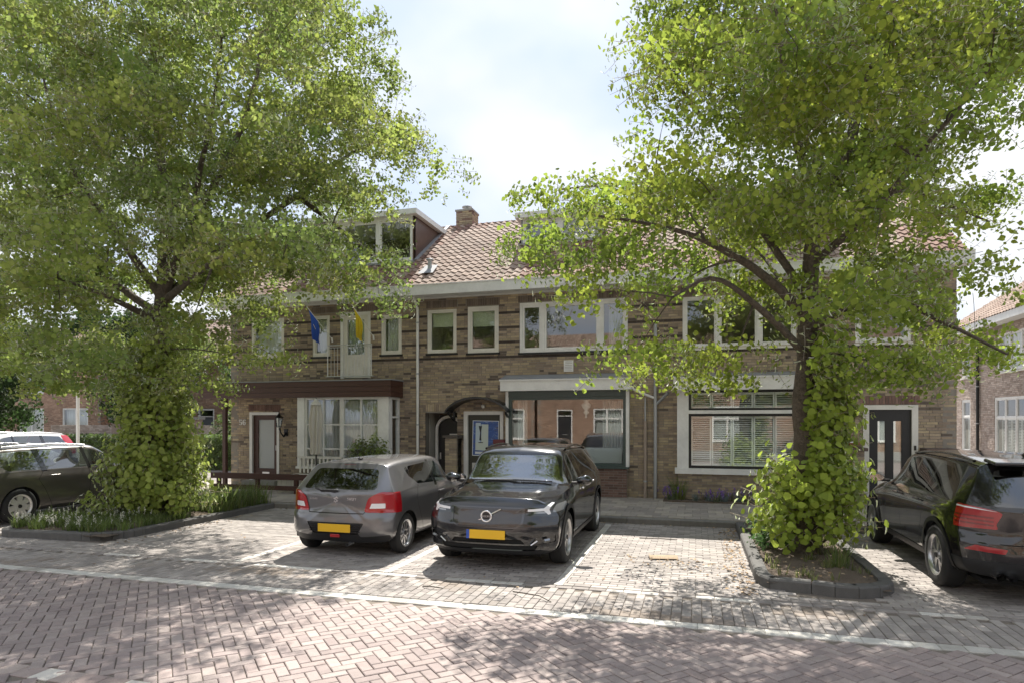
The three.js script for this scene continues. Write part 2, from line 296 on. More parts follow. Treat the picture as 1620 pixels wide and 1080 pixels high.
// front face in the plane z = 0 of the group, x to the right; open: list of {x0,x1,y0,y1, arch}; tone(x, y) may give a palette
function brickWall(parent, { x0, x1, y0, y1, open = [], pal = BRK.brown, bands = [], tone, top, singles = 300, near, depth = 0.26, m = M.brick, soldier = [] }) {
  const sh = new THREE.Shape([[x0, y0], [x1, y0], [x1, top ? top(x1) : y1], ...(top && top.peak ? [top.peak] : []), [x0, top ? top(x0) : y1]].map((p) => new THREE.Vector2(...p)));
  for (const o of open) {
    const h = new THREE.Path();
    const yb = Math.max(o.y0, y0 + 0.002);
    h.moveTo(o.x0, yb); h.lineTo(o.x1, yb);
    if (o.arch) { const r = (o.x1 - o.x0) / 2; h.lineTo(o.x1, o.y1 - r); h.absarc((o.x0 + o.x1) / 2, o.y1 - r, r, 0, Math.PI, false); } else { h.lineTo(o.x1, o.y1); h.lineTo(o.x0, o.y1); }
    h.closePath(); sh.holes.push(h);
  }
  const g = new THREE.ExtrudeGeometry(sh, { depth: depth - 0.01, bevelEnabled: false }); g.translate(0, 0, -depth);
  const wall = mesh('wall', g, M.mortar, parent), list = [];
  const free = (ya, yb) => {
    let iv = [[x0, x1]]; const ym = (ya + yb) / 2;
    if (top) { const t = []; let s = null; for (let x = x0; x <= x1 + 1e-6; x += 0.02) { const ok = top(x) > yb; if (ok && s === null) s = x; if ((!ok || x + 0.02 > x1 + 1e-6) && s !== null) { t.push([s, x]); s = null; } } iv = t; }
    for (const o of [...open, ...soldier]) {
      if (ym < o.y0 || ym > o.y1) continue;
      let a = o.x0, b = o.x1;
      if (o.arch) { const r = (b - a) / 2, dy = ym - (o.y1 - r); if (dy > 0) { const w = Math.sqrt(Math.max(0, r * r - dy * dy)); a = (o.x0 + o.x1) / 2 - w; b = (o.x0 + o.x1) / 2 + w; } }
      iv = iv.flatMap(([p, q]) => (b <= p || a >= q ? [[p, q]] : [[p, a], [b, q]].filter(([u, v]) => v - u > 0.025)));
    }
    return iv;
  };
  const n = Math.round((y1 - y0) / CH);
  for (let r = 0; r < n; r++) {
    const ya = y0 + r * CH + 0.006, yb = ya + 0.0505, band = bands.some(([a, b]) => (ya + yb) / 2 > a && (ya + yb) / 2 < b);
    for (const [a, b] of free(ya, yb)) {
      let x = a - (r % 2 ? 0.11 : 0) * (rnd() < 0.85 ? 1 : 0.5);
      while (x < b - 0.01) {
        const L = band ? 0.216 : rnd() < 0.3 ? 0.1 : 0.21, s = Math.max(a, x), e = Math.min(b, x + L);
        if (e - s > 0.02) {
          const P = band ? BANDC : (tone && tone((s + e) / 2, ya)) || pal, c = mulc(pick(P), rr(0.85, 1.13) * (1 + 0.55 * fbm(s * 0.55, ya * 0.7, 9, 4)));
          list.push([s, ya - (band ? 0.004 : 0), e, yb + (band ? 0.004 : 0), band ? rr(0.001, 0.006) : rr(-0.003, 0.004), c]);
        }
        x += L + (band ? 0.004 : 0.0105);
      }
    }
  }
  for (const o of soldier) for (let x = o.x0 + 0.002; x < o.x1 - 0.03; x += 0.0625) list.push([x, o.y0 + 0.004, Math.min(o.x1, x + 0.052), o.y1 - 0.005, rr(-0.003, 0.003), mulc(pick(o.pal || BRK.dark), rr(0.9, 1.3))]);
  const [nx, ny] = near || [(x0 + x1) / 2, 1.5], sc = (l) => Math.hypot((l[0] + l[2]) / 2 - nx, (l[1] - ny) * 1.3) - (l[2] - l[0] > 0.15 ? 0.6 : 0);
  list.sort((a, b) => sc(a) - sc(b));
  const field = new MB();
  list.forEach((l, i) => { const put = (q) => q.box(l[0], l[1], -0.05, l[2], l[3], l[4], l[5], 31); if (i < singles) mesh('brick', put(new MB()), m, wall); else put(field); });
  if (field.n) stuff(mesh('brick_field', field, m, wall));
  return wall;
}
// ---------------------------------------------------------------- windows and doors
// a window in the plane z: outer frame, inner bars at xs / ys (absolute), a pane in every field
function windowUnit(parent, { x0, x1, y0, y1, z = -0.06, fw = 0.07, fd = 0.09, xs = [], ys = [], bar = 0.05, m = M.white, sill = true, sillM = M.cream, pane = M.pane, name = 'window', sash = 0 }) {
  const w = part(name, parent), f = new MB();
  f.box(x0, y0, z - fd / 2, x0 + fw, y1, z + fd / 2).box(x1 - fw, y0, z - fd / 2, x1, y1, z + fd / 2).box(x0 + fw, y1 - fw, z - fd / 2, x1 - fw, y1, z + fd / 2).box(x0 + fw, y0, z - fd / 2, x1 - fw, y0 + fw, z + fd / 2);
  const X = [x0 + fw, ...xs, x1 - fw], Y = [y0 + fw, ...ys, y1 - fw];
  for (const x of xs) f.box(x - bar / 2, y0 + fw, z - fd / 2 + 0.004, x + bar / 2, y1 - fw, z + fd / 2 - 0.004);
  for (const y of ys) for (let i = 0; i + 1 < X.length; i++) f.box(X[i] + (i ? bar / 2 : 0), y - bar / 2, z - fd / 2 + 0.007, X[i + 1] - (i + 2 < X.length ? bar / 2 : 0), y + bar / 2, z + fd / 2 - 0.007);
  mesh('frame', f, m, w);
  for (let i = 0; i + 1 < X.length; i++) for (let j = 0; j + 1 < Y.length; j++) {
    const a = X[i] + (i ? bar / 2 : 0), b = X[i + 1] - (i + 2 < X.length ? bar / 2 : 0), c = Y[j] + (j ? bar / 2 : 0), d = Y[j + 1] - (j + 2 < Y.length ? bar / 2 : 0);
    if (sash) { const s = new MB(), q = z + fd / 2 - 0.02; s.box(a, c, q - 0.04, a + sash, d, q).box(b - sash, c, q - 0.04, b, d, q).box(a + sash, d - sash, q - 0.04, b - sash, d, q).box(a + sash, c, q - 0.04, b - sash, c + sash, q); mesh('sash', s, m, w); }
    const t = rr(-0.0009, 0.0009), u = rr(-0.0012, 0.0012);
    mesh('pane', new MB().quad([a, c, z + t], [b, c, z + u], [b, d, z - t], [a, d, z - u]), pane, w);
  }
  if (sill) mesh('sill', new MB().box(x0 - 0.03, y0 - 0.05, z - 0.02, x1 + 0.03, y0 - 0.002, 0.05), sillM, w);
  return w;
}
// curtain or net hanging in folds
function folds(parent, name, x0, x1, y0, y1, z, m, n = 30, amp = 0.025) {
  const g = new THREE.PlaneGeometry(x1 - x0, y1 - y0, n * 6, 6), p = g.attributes.position;
  for (let i = 0; i < p.count; i++) p.setZ(i, amp * Math.sin((p.getX(i) / (x1 - x0) + 0.5) * n * 6.283 + 0.5 * Math.sin(p.getX(i) * 9)) * (1 + 0.2 * p.getY(i)));
  g.translate((x0 + x1) / 2, (y0 + y1) / 2, z); g.computeVertexNormals(); return mesh(name, g, m, parent);
}
function slats(parent, x0, x1, y0, y1, z, step = 0.05, m = M.blind, tilt = 0.5) {
  const b = part('shutter', parent), f = new MB(); f.box(x0, y0, z - 0.015, x0 + 0.035, y1, z + 0.015).box(x1 - 0.035, y0, z - 0.015, x1, y1, z + 0.015).box(x0 + 0.035, y1 - 0.05, z - 0.015, x1 - 0.035, y1, z + 0.015).box(x0 + 0.035, y0, z - 0.015, x1 - 0.035, y0 + 0.05, z + 0.015);
  mesh('shutter_frame', f, m, b);
  const s = new MB();
  for (let y = y0 + 0.07; y < y1 - 0.06; y += step) { const a = Math.cos(tilt) * step * 0.52, c = Math.sin(tilt) * step * 0.52; s.quad([x0 + 0.036, y - c, z + a], [x1 - 0.036, y - c, z + a], [x1 - 0.036, y + c, z - a], [x0 + 0.036, y + c, z - a]); }
  stuff(mesh('slat_stack', s, m, b)); return b;
}
function roomShell(parent, x0, x1, y0, y1, z0, z1) {   // closed room behind the windows, open towards the front wall
  mesh('room', new MB().box(x0, y0, z0, x1, y1, z0 + 0.1).box(x0, y0, z0 + 0.1, x0 + 0.08, y1, z1).box(x1 - 0.08, y0, z0 + 0.1, x1, y1, z1).box(x0, y1 - 0.08, z0 + 0.1, x1, y1, z1), M.inner, parent);
  mesh('room_floor', new MB().box(x0 + 0.08, y0, z0 + 0.1, x1 - 0.08, y0 + 0.06, z1), M.innerFloor, parent);
}
// ---------------------------------------------------------------- tiled roof: a plane from the eave (y0, z0) up to the ridge (y1, z1)
const ROOF = { y0: 5.42, z0: 0.5, y1: 8.28, z1: -3.77 };
function pantile(w, l, col) {                          // one roof tile: wave across, thick lower edge; local x across, z down the slope
  const n = 6, m = new MB(), prof = (t) => 0.022 * Math.sin(t * 6.283 * 0.92 + 0.6) + 0.012;
  for (let i = 0; i < n; i++) {
    const a = i / n, b = (i + 1) / n, xa = (a - 0.5) * w, xb = (b - 0.5) * w, ya = prof(a), yb = prof(b);
    m.quad([xa, ya + 0.018, l / 2], [xb, yb + 0.018, l / 2], [xb, yb - 0.006, -l / 2], [xa, ya - 0.006, -l / 2], col);
    m.quad([xa, ya + 0.000, l / 2], [xb, yb + 0.000, l / 2], [xb, yb + 0.018, l / 2], [xa, ya + 0.018, l / 2], col);
  }
  return m;
}
function tiledRoof(parent, { x0, x1, pal, tone, singles = 300, R = ROOF, gauge = 0.275, tw = 0.205, cut = [], near = [-6, 6.5] }) {
  const S = Math.hypot(R.y1 - R.y0, R.z1 - R.z0), dy = (R.y1 - R.y0) / S, dz = (R.z1 - R.z0) / S, roof = mesh('roof', new MB().quad([x0, R.y0 - 0.05, R.z0 - 0.04], [x1, R.y0 - 0.05, R.z0 - 0.04], [x1, R.y1 - 0.05, R.z1], [x0, R.y1 - 0.05, R.z1]), mat([0.06, 0.05, 0.045], 1), parent);
  const q = new THREE.Quaternion().setFromRotationMatrix(new THREE.Matrix4().makeBasis(V(1, 0, 0), V(0, -dz, dy), V(0, -dy, -dz)));
  const list = [], nr = Math.round(S / gauge), nc = Math.round((x1 - x0) / tw), w = (x1 - x0) / nc;
  for (let r = 0; r < nr; r++) for (let c = 0; c < nc; c++) {
    const x = x0 + (c + 0.5) * w, s = (r + 0.5) * S / nr, y = R.y0 + dy * s, z = R.z0 + dz * s;
    if (cut.some((k) => x > k[0] && x < k[1] && y > k[2])) continue;
    list.push([x, y, z, mulc((tone && tone(x, y)) || pick(pal), rr(0.85, 1.15) * (1 + 0.22 * fbm(x * 0.9, y * 1.3, 2, 3)))]);
  }
  list.sort((a, b) => Math.hypot(a[0] - near[0], a[1] - near[1]) - Math.hypot(b[0] - near[0], b[1] - near[1]));
  const field = new MB();
  list.forEach((t, i) => {
    const m4 = new THREE.Matrix4().compose(V(t[0], t[1], t[2] + rr(-0.004, 0.004)), q, V(1, 1, 1)), g = pantile(w, S / nr + 0.03, t[3]).geo();
    if (i < singles) { const o = mesh('roof_tile', g, M.roofTile, roof); o.applyMatrix4(m4); } else field.add(g, m4);
  });
  if (field.n) stuff(mesh('roof_tile_field', field, M.roofTile, roof));
  // ridge tiles
  for (let x = x0; x < x1 - 0.05; x += 0.36) {
    const L = Math.min(0.37, x1 - x), g = new THREE.CylinderGeometry(0.1, 0.115, L, 10, 1, false, 0, Math.PI); g.rotateZ(Math.PI / 2); g.rotateX(Math.PI); g.rotateX(0);
    g.translate(x + L / 2, R.y1 - 0.015, R.z1 - 0.02); mesh('ridge_tile', new MB().add(g, null, mulc(pick(pal), rr(0.8, 1.05))), M.roofTile, roof);
  }
  return roof;
}
function backRoof(parent, x0, x1, R = ROOF) { mesh('back_roof', new MB().quad([x1, R.y0, 2 * R.z1 - R.z0], [x0, R.y0, 2 * R.z1 - R.z0], [x0, R.y1 - 0.03, R.z1 - 0.01], [x1, R.y1 - 0.03, R.z1 - 0.01], lin('#8a5a48')), M.roofTile, parent); }
function dormer(parent, { x0, x1, yb, zf, yt, zb, cheek = M.brownPanel, xs = [] }) {
  const d = part('dormer', parent);
  mesh('cheek', new MB().box(x1 - 0.05, yb - 0.3, zb, x1, yt - 0.16, zf - 0.004), cheek, d); mesh('cheek', new MB().box(x0, yb - 0.3, zb, x0 + 0.05, yt - 0.16, zf - 0.004), cheek, d);
  mesh('dormer_roof', new MB().box(x0 - 0.14, yt - 0.15, zb - 0.1, x1 + 0.14, yt, zf + 0.16), M.gutter, d);
  mesh('dormer_back', new MB().box(x0 + 0.05, yb - 0.3, zb - 0.06, x1 - 0.05, yt - 0.16, zb), M.inner, d);
  mesh('flashing', new MB().box(x0 - 0.05, yb - 0.06, zf - 0.01, x1 + 0.05, yb - 0.004, zf + 0.14), M.lead, d);
  const slope = (ROOF.y1 - ROOF.y0) / (ROOF.z0 - ROOF.z1), ye = (z) => ROOF.y0 + (ROOF.z0 - z) * slope;
  mesh('flashing', new MB().bar([x1 + 0.04, ye(zf) + 0.06, zf], [x1 + 0.04, ye(zb) + 0.06, zb], 0.13, 0.03), M.lead, d);
  windowUnit(d, { x0, x1, y0: yb, y1: yt - 0.15, z: zf - 0.05, xs, bar: 0.09, sill: false, fw: 0.09, sash: 0.05 });
  return d;
}
function gutterRun(parent, x0, x1) {
  const g = new MB().box(x0, 5.185, 0.08, x1, 5.43, 0.54).box(x0, 5.43, 0.47, x1, 5.455, 0.555).box(x0, 5.17, 0.0, x1, 5.2, 0.1);
  return mesh('gutter', g, M.gutter, parent);
}
function pipe(parent, pts, r, m, name = 'downpipe') {
  const o = mesh(name, new MB().tube(pts.map((p) => V(...p)), pts.map(() => r), 10), m, parent), cl = new MB();
  for (const p of pts.slice(0, -1)) void p;
  const [a, b] = [pts[0], pts[pts.length - 1]];
  for (let y = Math.min(a[1], b[1]) + 0.4; y < Math.max(a[1], b[1]) - 0.2; y += 1.35) mesh('clip', new MB().bar([b[0], y - 0.02, b[2]], [b[0], y + 0.02, b[2]], r * 2.5, r * 2.5, undefined, 10), M.zinc, o);
  return o;
}
const paleTiles = ['#a89081', '#b09989', '#9e8677', '#b6a091'].map(lin), redTiles = ['#977566', '#a07d6d', '#8b6b5f'].map(lin);
const bandsY = [[4.67, 4.733], [4.31, 4.373], [3.95, 4.013], [3.59, 3.653]];
const toneLow = (x, y) => (rnd() < 0.09 + 0.45 * fbm(x * 0.8 + 4, y * 0.8, 2, 3) ? BRK.dark : null);   // patches of darker bricks all over the front

seed(21);
// ================================================================ the middle house
{
  const H = thing('terraced_house', 'brown brick terraced house with arched black door hood and one large shop-like pane', 'house', [0, 0, 0], 0, 'brown brick houses in the terrace');
  const A = { x0: -6.87, x1: -6.04, y0: 3.73, y1: 4.9 }, Bw = { x0: -5.73, x1: -4.88, y0: 3.71, y1: 4.91 }, C = { x0: -4.32, x1: -1.59, y0: 3.68, y1: 4.94 };
  const bay = { x0: -4.6, x1: -1.56, y0: 0.82, y1: 2.95 }, niche = { x0: -6.93, x1: -6.02, y0: 0.1, y1: 2.16 }, door = { x0: -5.83, x1: -4.75, y0: 0.1, y1: 2.2 };
  brickWall(H, { x0: -7.1, x1: -0.96, y0: 0.06, y1: 5.19, open: [A, Bw, C, bay, niche, door], bands: bandsY, tone: toneLow, near: [-5.6, 2.7],
    soldier: [{ x0: -6.9, x1: -6.0, y0: 4.92, y1: 5.12 }, { x0: -5.76, x1: -4.85, y0: 4.93, y1: 5.12 }, { x0: -4.36, x1: -1.55, y0: 4.96, y1: 5.12 }, { x0: -6.98, x1: -5.95, y0: 2.2, y1: 2.4, pal: BRK.brown }] });
  for (const w of [A, Bw]) {
    const u = windowUnit(H, { ...w, sash: w === Bw ? 0.05 : 0.035, m: M.cream, sillM: M.black });
    mesh('roller_blind', B6(w.x0 + 0.1, w.y1 - (w === A ? 0.46 : 0.5), -0.16, w.x1 - 0.1, w.y1 - 0.1, -0.155), mat([0.46, 0.5, 0.36], 0.9), u);
  }
  const u = windowUnit(H, { ...C, xs: [-3.72, -2.27], bar: 0.09, sash: 0.05, sillM: M.black }); folds(u, 'net_curtain', -2.1, -1.7, 3.75, 4.85, -0.4, M.curtain, 6);
  roomShell(H, -7.0, -1.06, 3.0, 5.3, -4, -0.27); roomShell(H, -7.0, -1.06, 0.05, 2.98, -5.2, -0.27);
  // front bay with the dark green shop pane, its lead roof and white fascia
  const b = part('bay_window', H);
  mesh('plinth', new MB().box(-4.55, 0.08, -0.02, -1.6, 0.8, 0.2), M.mortar, b);
  { const f = new MB(); for (let r = 0; r < 11; r++) for (let x = -4.555 - (r % 2) * 0.11; x < -1.6; x += 0.2205) { const s = Math.max(-4.555, x), e = Math.min(-1.595, x + 0.21); if (e > s + 0.03) f.box(s, 0.115 + r * CH, 0.15, e, 0.165 + r * CH, 0.206 + rr(0, 0.004), mulc(pick(BRK.red), rr(0.75, 1.1)), 31); } stuff(mesh('brick_field', f, M.brick, b)); }
  mesh('sill', B6(-4.6, 0.8, -0.1, -1.55, 0.85, 0.27), M.darkGreen, b);
  mesh('post', B6(-4.62, 0.85, -0.02, -4.55, 2.72, 0.25), M.white, b); mesh('post', B6(-1.61, 0.85, -0.02, -1.54, 2.72, 0.25), M.white, b);
  mesh('shutter_box', new MB().box(-4.55, 2.55, 0.06, -1.61, 2.72, 0.235).box(-4.55, 2.58, 0.236, -1.61, 2.6, 0.243).box(-4.55, 2.64, 0.236, -1.61, 2.66, 0.243), M.darkGreen, b);
  windowUnit(b, { x0: -4.55, x1: -1.61, y0: 0.85, y1: 2.55, z: 0.15, fw: 0.075, m: M.darkGreen, sill: false });
  mesh('fascia', new MB().box(-4.72, 2.7, -0.0, -1.48, 2.95, 0.4).box(-4.74, 2.95, 0.2, -1.46, 2.985, 0.425), M.white, b);
  mesh('lead_roof', new MB().quad([-4.74, 2.99, 0.42], [-1.46, 2.99, 0.42], [-1.5, 3.12, 0.004], [-4.7, 3.12, 0.004]).quad([-4.74, 2.99, 0.42], [-4.7, 3.12, 0.004], [-4.7, 2.99, 0.004], [-4.74, 2.99, 0.41]).quad([-1.46, 2.99, 0.42], [-1.46, 2.99, 0.41], [-1.5, 2.99, 0.004], [-1.5, 3.12, 0.004]), M.lead, b);
  // what stands inside the shop pane
  folds(b, 'curtain', -4.42, -4.15, 0.9, 2.5, -0.15, M.curtain, 4); folds(b, 'curtain', -2.25, -1.72, 0.9, 2.45, -0.35, M.curtain, 7);
  mesh('privacy_film', B6(-3.05, 0.93, 0.11, -1.72, 1.3, 0.113), M.frosted, b);
  { const o = mesh('hanging_ornament', new THREE.LatheGeometry([[0, 0], [0.03, 0.02], [0.02, 0.08], [0.07, 0.14], [0.04, 0.2], [0.1, 0.27], [0.12, 0.34], [0.05, 0.4], [0.1, 0.46], [0, 0.48]].map((p) => new THREE.Vector2(...p)), 14), M.white, b); o.position.set(-2.63, 2.02, -0.12); }
  // vent
  const v = part('vent_grille', H); mesh('vent_frame', new MB().box(-3.17, 3.18, 0, -3.14, 3.46, 0.02).box(-2.96, 3.18, 0, -2.93, 3.46, 0.02).box(-3.14, 3.43, 0, -2.96, 3.46, 0.02).box(-3.14, 3.18, 0, -2.96, 3.21, 0.02), M.white, v);
  for (let i = 0; i < 5; i++) mesh('slat', new MB().quad([-3.14, 3.215 + i * 0.043, 0.018], [-2.96, 3.215 + i * 0.043, 0.018], [-2.96, 3.25 + i * 0.043, 0.004], [-3.14, 3.25 + i * 0.043, 0.004]), M.white, v);
  // front door under the arched hood
  const d = part('front_door', H);
  mesh('frame', new MB().box(-5.83, 0.1, -0.1, -5.72, 2.2, 0.03).box(-4.84, 0.1, -0.1, -4.75, 2.2, 0.03).box(-5.72, 2.11, -0.1, -4.84, 2.2, 0.03), M.white, d);
  mesh('leaf', new MB().box(-5.72, 0.24, -0.09, -4.84, 2.11, -0.045), M.oliveDoor, d); mesh('threshold', B6(-5.85, 0.1, -0.1, -4.73, 0.24, 0.12), M.concrete, d);
  mesh('lower_panel', B6(-5.62, 0.36, -0.045, -4.95, 0.86, -0.035), mat([0.55, 0.55, 0.53], 0.6), d);
  mesh('handle', new MB().bar([-4.9, 1.1, -0.02], [-4.9, 1.3, -0.02], 0.025, 0.025, undefined, 8), M.steel, d);
  { // poster taped to the door: blue marbled print with a white sheet and a glass drawn on it
    const cv = document.createElement('canvas'); cv.width = 256; cv.height = 320; const x = cv.getContext('2d');
    x.fillStyle = '#3f62ad'; x.fillRect(0, 0, 256, 320);
    for (let i = 0; i < 220; i++) { x.strokeStyle = pick(['#1c2f66', '#7fa0dc', '#c9d8ee', '#2e4f9c', '#5d83cc', '#8a6a4a']); x.globalAlpha = 0.6; x.lineWidth = rr(1, 5); x.beginPath(); const a = rr(0, 256), b2 = rr(0, 320); x.moveTo(a, b2); x.bezierCurveTo(a + rr(-30, 40), b2 + rr(-20, 20), a + rr(-10, 60), b2 + rr(-30, 30), a + rr(10, 70), b2 + rr(-25, 25)); x.stroke(); }
    x.globalAlpha = 1; x.fillStyle = '#cfe0ea'; x.fillRect(30, 22, 50, 230); x.fillStyle = '#d9e4dc'; x.fillRect(86, 34, 68, 226); x.fillRect(30, 200, 120, 70); x.fillStyle = '#1d2430'; x.beginPath(); x.moveTo(60, 50); x.lineTo(92, 50); x.lineTo(82, 110); x.lineTo(88, 180); x.lineTo(68, 180); x.lineTo(74, 110); x.fill();
    x.fillStyle = '#111'; x.fillRect(60, 196, 44, 7); x.fillStyle = '#e8ecf0'; x.fillRect(28, 282, 120, 22); x.strokeStyle = '#eef2f6'; x.lineWidth = 7; x.strokeRect(3, 3, 250, 314);
    const t = new THREE.CanvasTexture(cv); t.colorSpace = THREE.SRGBColorSpace;
    const g = new THREE.BoxGeometry(0.72, 0.92, 0.004); const o = mesh('poster', g, mat([0.85, 0.85, 0.85], 0.5, { map: t }), d); o.position.set(-5.25, 1.5, -0.04); o.rotation.z = -0.02;
  }
  { // hood: a curved sheet on two brackets
    const pts = []; for (let i = 0; i <= 16; i++) { const a = (Math.PI) * (0.13 + 0.74 * i / 16); pts.push([-5.33 - Math.cos(a) * 0.9, 1.93 + Math.sin(a) * 0.58]); }
    const m = new MB(); for (let i = 0; i < 16; i++) { const [p, q] = [pts[i], pts[i + 1]], o = 0.05; m.quad([p[0], p[1], 0.55], [q[0], q[1], 0.55], [q[0], q[1] + o, 0.55], [p[0], p[1] + o, 0.55]).quad([p[0], p[1] + o, 0.55], [q[0], q[1] + o, 0.55], [q[0], q[1] + o, 0], [p[0], p[1] + o, 0]).quad([p[0], p[1], 0], [q[0], q[1], 0], [q[0], q[1], 0.55], [p[0], p[1], 0.55]); }
    const h = mesh('door_hood', m, mat([0.03, 0.03, 0.032], 0.35), H);
    for (const x of [pts[0][0] + 0.06, pts[16][0] - 0.06]) mesh('bracket', new MB().bar([x, 1.95, 0.03], [x, 2.16, 0.45], 0.045, 0.045).box(x - 0.03, 1.9, 0, x + 0.03, 2.2, 0.04), M.black, h);
    const l = mesh('dome_lamp', new THREE.SphereGeometry(0.055, 12, 8), M.white, H); l.position.set(-5.28, 2.33, 0.05);
  }
  const mb = part('mailbox', H); mesh('box', new RoundedBoxGeometry(0.3, 0.34, 0.12, 2, 0.015).translate(-4.83, 1.28, 0.075), mat([0.11, 0.014, 0.02], 0.4), mb); mesh('flap', new RoundedBoxGeometry(0.32, 0.12, 0.15, 2, 0.02).translate(-4.83, 1.42, 0.085), mat([0.12, 0.016, 0.022], 0.35), mb);
  // passage niche with its round headed frame and dark side door
  const n = part('side_passage', H);
  mesh('niche', new MB().box(-6.97, 0.06, -1.0, -6.93, 2.2, -0.25).box(-6.02, 0.06, -1.0, -5.98, 2.2, -0.25).box(-6.97, 2.16, -1.0, -5.98, 2.2, -0.25).box(-6.97, 0.06, -1.04, -5.98, 2.2, -1.0), mat([0.3, 0.25, 0.2], 0.9, { map: grainTex }), n);
  { const s = new THREE.Shape(), r = 0.4, c = -6.47; s.moveTo(c - r, 0.1); s.lineTo(c - r, 1.7); s.absarc(c, 1.7, r, Math.PI, 0, true); s.lineTo(c + r, 0.1); s.lineTo(c + r - 0.07, 0.1); s.lineTo(c + r - 0.07, 1.7); s.absarc(c, 1.7, r - 0.07, 0, Math.PI, false); s.lineTo(c - r + 0.07, 0.1);
    mesh('arched_frame', new THREE.ExtrudeGeometry(s, { depth: 0.07, bevelEnabled: false, curveSegments: 20 }).translate(0, 0, -0.62), M.white, n); }
  mesh('side_door', new MB().box(-6.8, 0.12, -0.7, -6.14, 2.1, -0.66), M.black, n);
  mesh('hatch_frame', new MB().box(-6.48, 1.0, -0.66, -6.43, 1.6, -0.62).box(-6.43, 1.55, -0.66, -6.1, 1.6, -0.62).box(-6.43, 1.0, -0.66, -6.1, 1.05, -0.62), M.white, n);
  mesh('door_handle', new MB().box(-6.78, 0.9, -0.66, -6.74, 1.08, -0.64), M.steel, n);
  // low pier beside the front door
  const p = part('pier', H); mesh('pier_core', B6(-6.2, 0.08, 0.02, -5.9, 1.52, 0.38), M.mortar, p); mesh('cap', B6(-6.26, 1.52, 0.0, -5.84, 1.58, 0.44), mat([0.09, 0.075, 0.065], 0.8), p);
  for (let r = 0; r < 22; r++) for (const [a, b2] of r % 2 ? [[-6.205, -6.1], [-6.09, -5.895]] : [[-6.205, -6.005], [-5.995, -5.895]]) mesh('brick', new MB().box(a, 0.13 + r * CH, 0.3, b2, 0.18 + r * CH, 0.386 + rr(0, 0.004), mulc(pick(BRK.brown), rr(0.8, 1.1))).box(-5.9, 0.13 + r * CH, 0.02, -5.893, 0.18 + r * CH, 0.3, mulc(pick(BRK.brown), rr(0.8, 1.1))), M.brick, p);
  gutterRun(H, -7.1, -0.965);
  pipe(H, [[-7.12, 5.2, 0.32], [-7.12, 5.08, 0.22], [-7.12, 4.9, 0.07], [-7.12, 0.1, 0.07]], 0.038, M.white);
  tiledRoof(H, { x0: -7.1, x1: -0.96, pal: paleTiles, tone: (x, y) => ((x > -4.3 && y < 7 + (x + 4.3) * 0.2) || (x > -3 && y < 6) ? pick(redTiles) : x < -6.3 && y > 8 ? pick(redTiles) : null), near: [-5.9, 6.6], cut: [[-4.75, -2.6, 6.85]] });
  backRoof(H, -7.1, -0.96);
  dormer(H, { x0: -4.75, x1: -2.6, yb: 6.92, zf: -1.72, yt: 7.78, zb: -3.5, cheek: M.lead, xs: [-3.65] });
  { const v2 = part('roof_vent', H); const g = new THREE.LatheGeometry([[0.06, 0], [0.055, 0.28], [0.1, 0.3], [0.1, 0.33], [0, 0.36]].map((q) => new THREE.Vector2(...q)), 14).translate(-6.98, 6.02, -0.42); mesh('vent_pipe', g, M.zinc, v2); mesh('vent_base', new MB().quad([-7.2, 5.9, -0.1], [-6.76, 5.9, -0.1], [-6.8, 6.22, -0.57], [-7.16, 6.22, -0.57]), M.lead, v2); }
  const c = part('chimney', H); mesh('stack', new MB().box(-7.55, 7.9, -4.5, -7.0, 8.78, -3.9, lin('#7c6152')), M.brick, c);
  { const f = new MB(); for (let r = 0; r < 13; r++) { for (let x = -7.55 - (r % 2) * 0.11; x < -7; x += 0.22) { const s = Math.max(-7.555, x), e = Math.min(-6.995, x + 0.21); if (e - s > 0.03) f.box(s, 7.98 + r * CH, -3.93, e, 8.03 + r * CH, -3.892, mulc(pick(BRK.red.concat(BRK.brown)), rr(0.7, 0.95)), 31); } for (let z = -4.5 - (r % 2) * 0.11; z < -3.9; z += 0.22) { const s = Math.max(-4.5, z), e = Math.min(-3.895, z + 0.21); if (e - s > 0.03) f.box(-7.03, 7.98 + r * CH, s, -6.992, 8.03 + r * CH, e, mulc(pick(BRK.red.concat(BRK.brown)), rr(0.7, 0.95)), 63); } } stuff(mesh('brick_field', f, M.brick, c)); }
  mesh('cap', B6(-7.58, 8.78, -4.53, -6.97, 8.84, -3.87), M.concrete, c);
  mesh('pot', new THREE.LatheGeometry([[0.09, 0], [0.09, 0.12], [0.17, 0.14], [0.17, 0.17], [0.02, 0.22], [0, 0.22]].map((q) => new THREE.Vector2(...q)), 12).translate(-7.28, 8.84, -4.2), M.zinc, c);
}
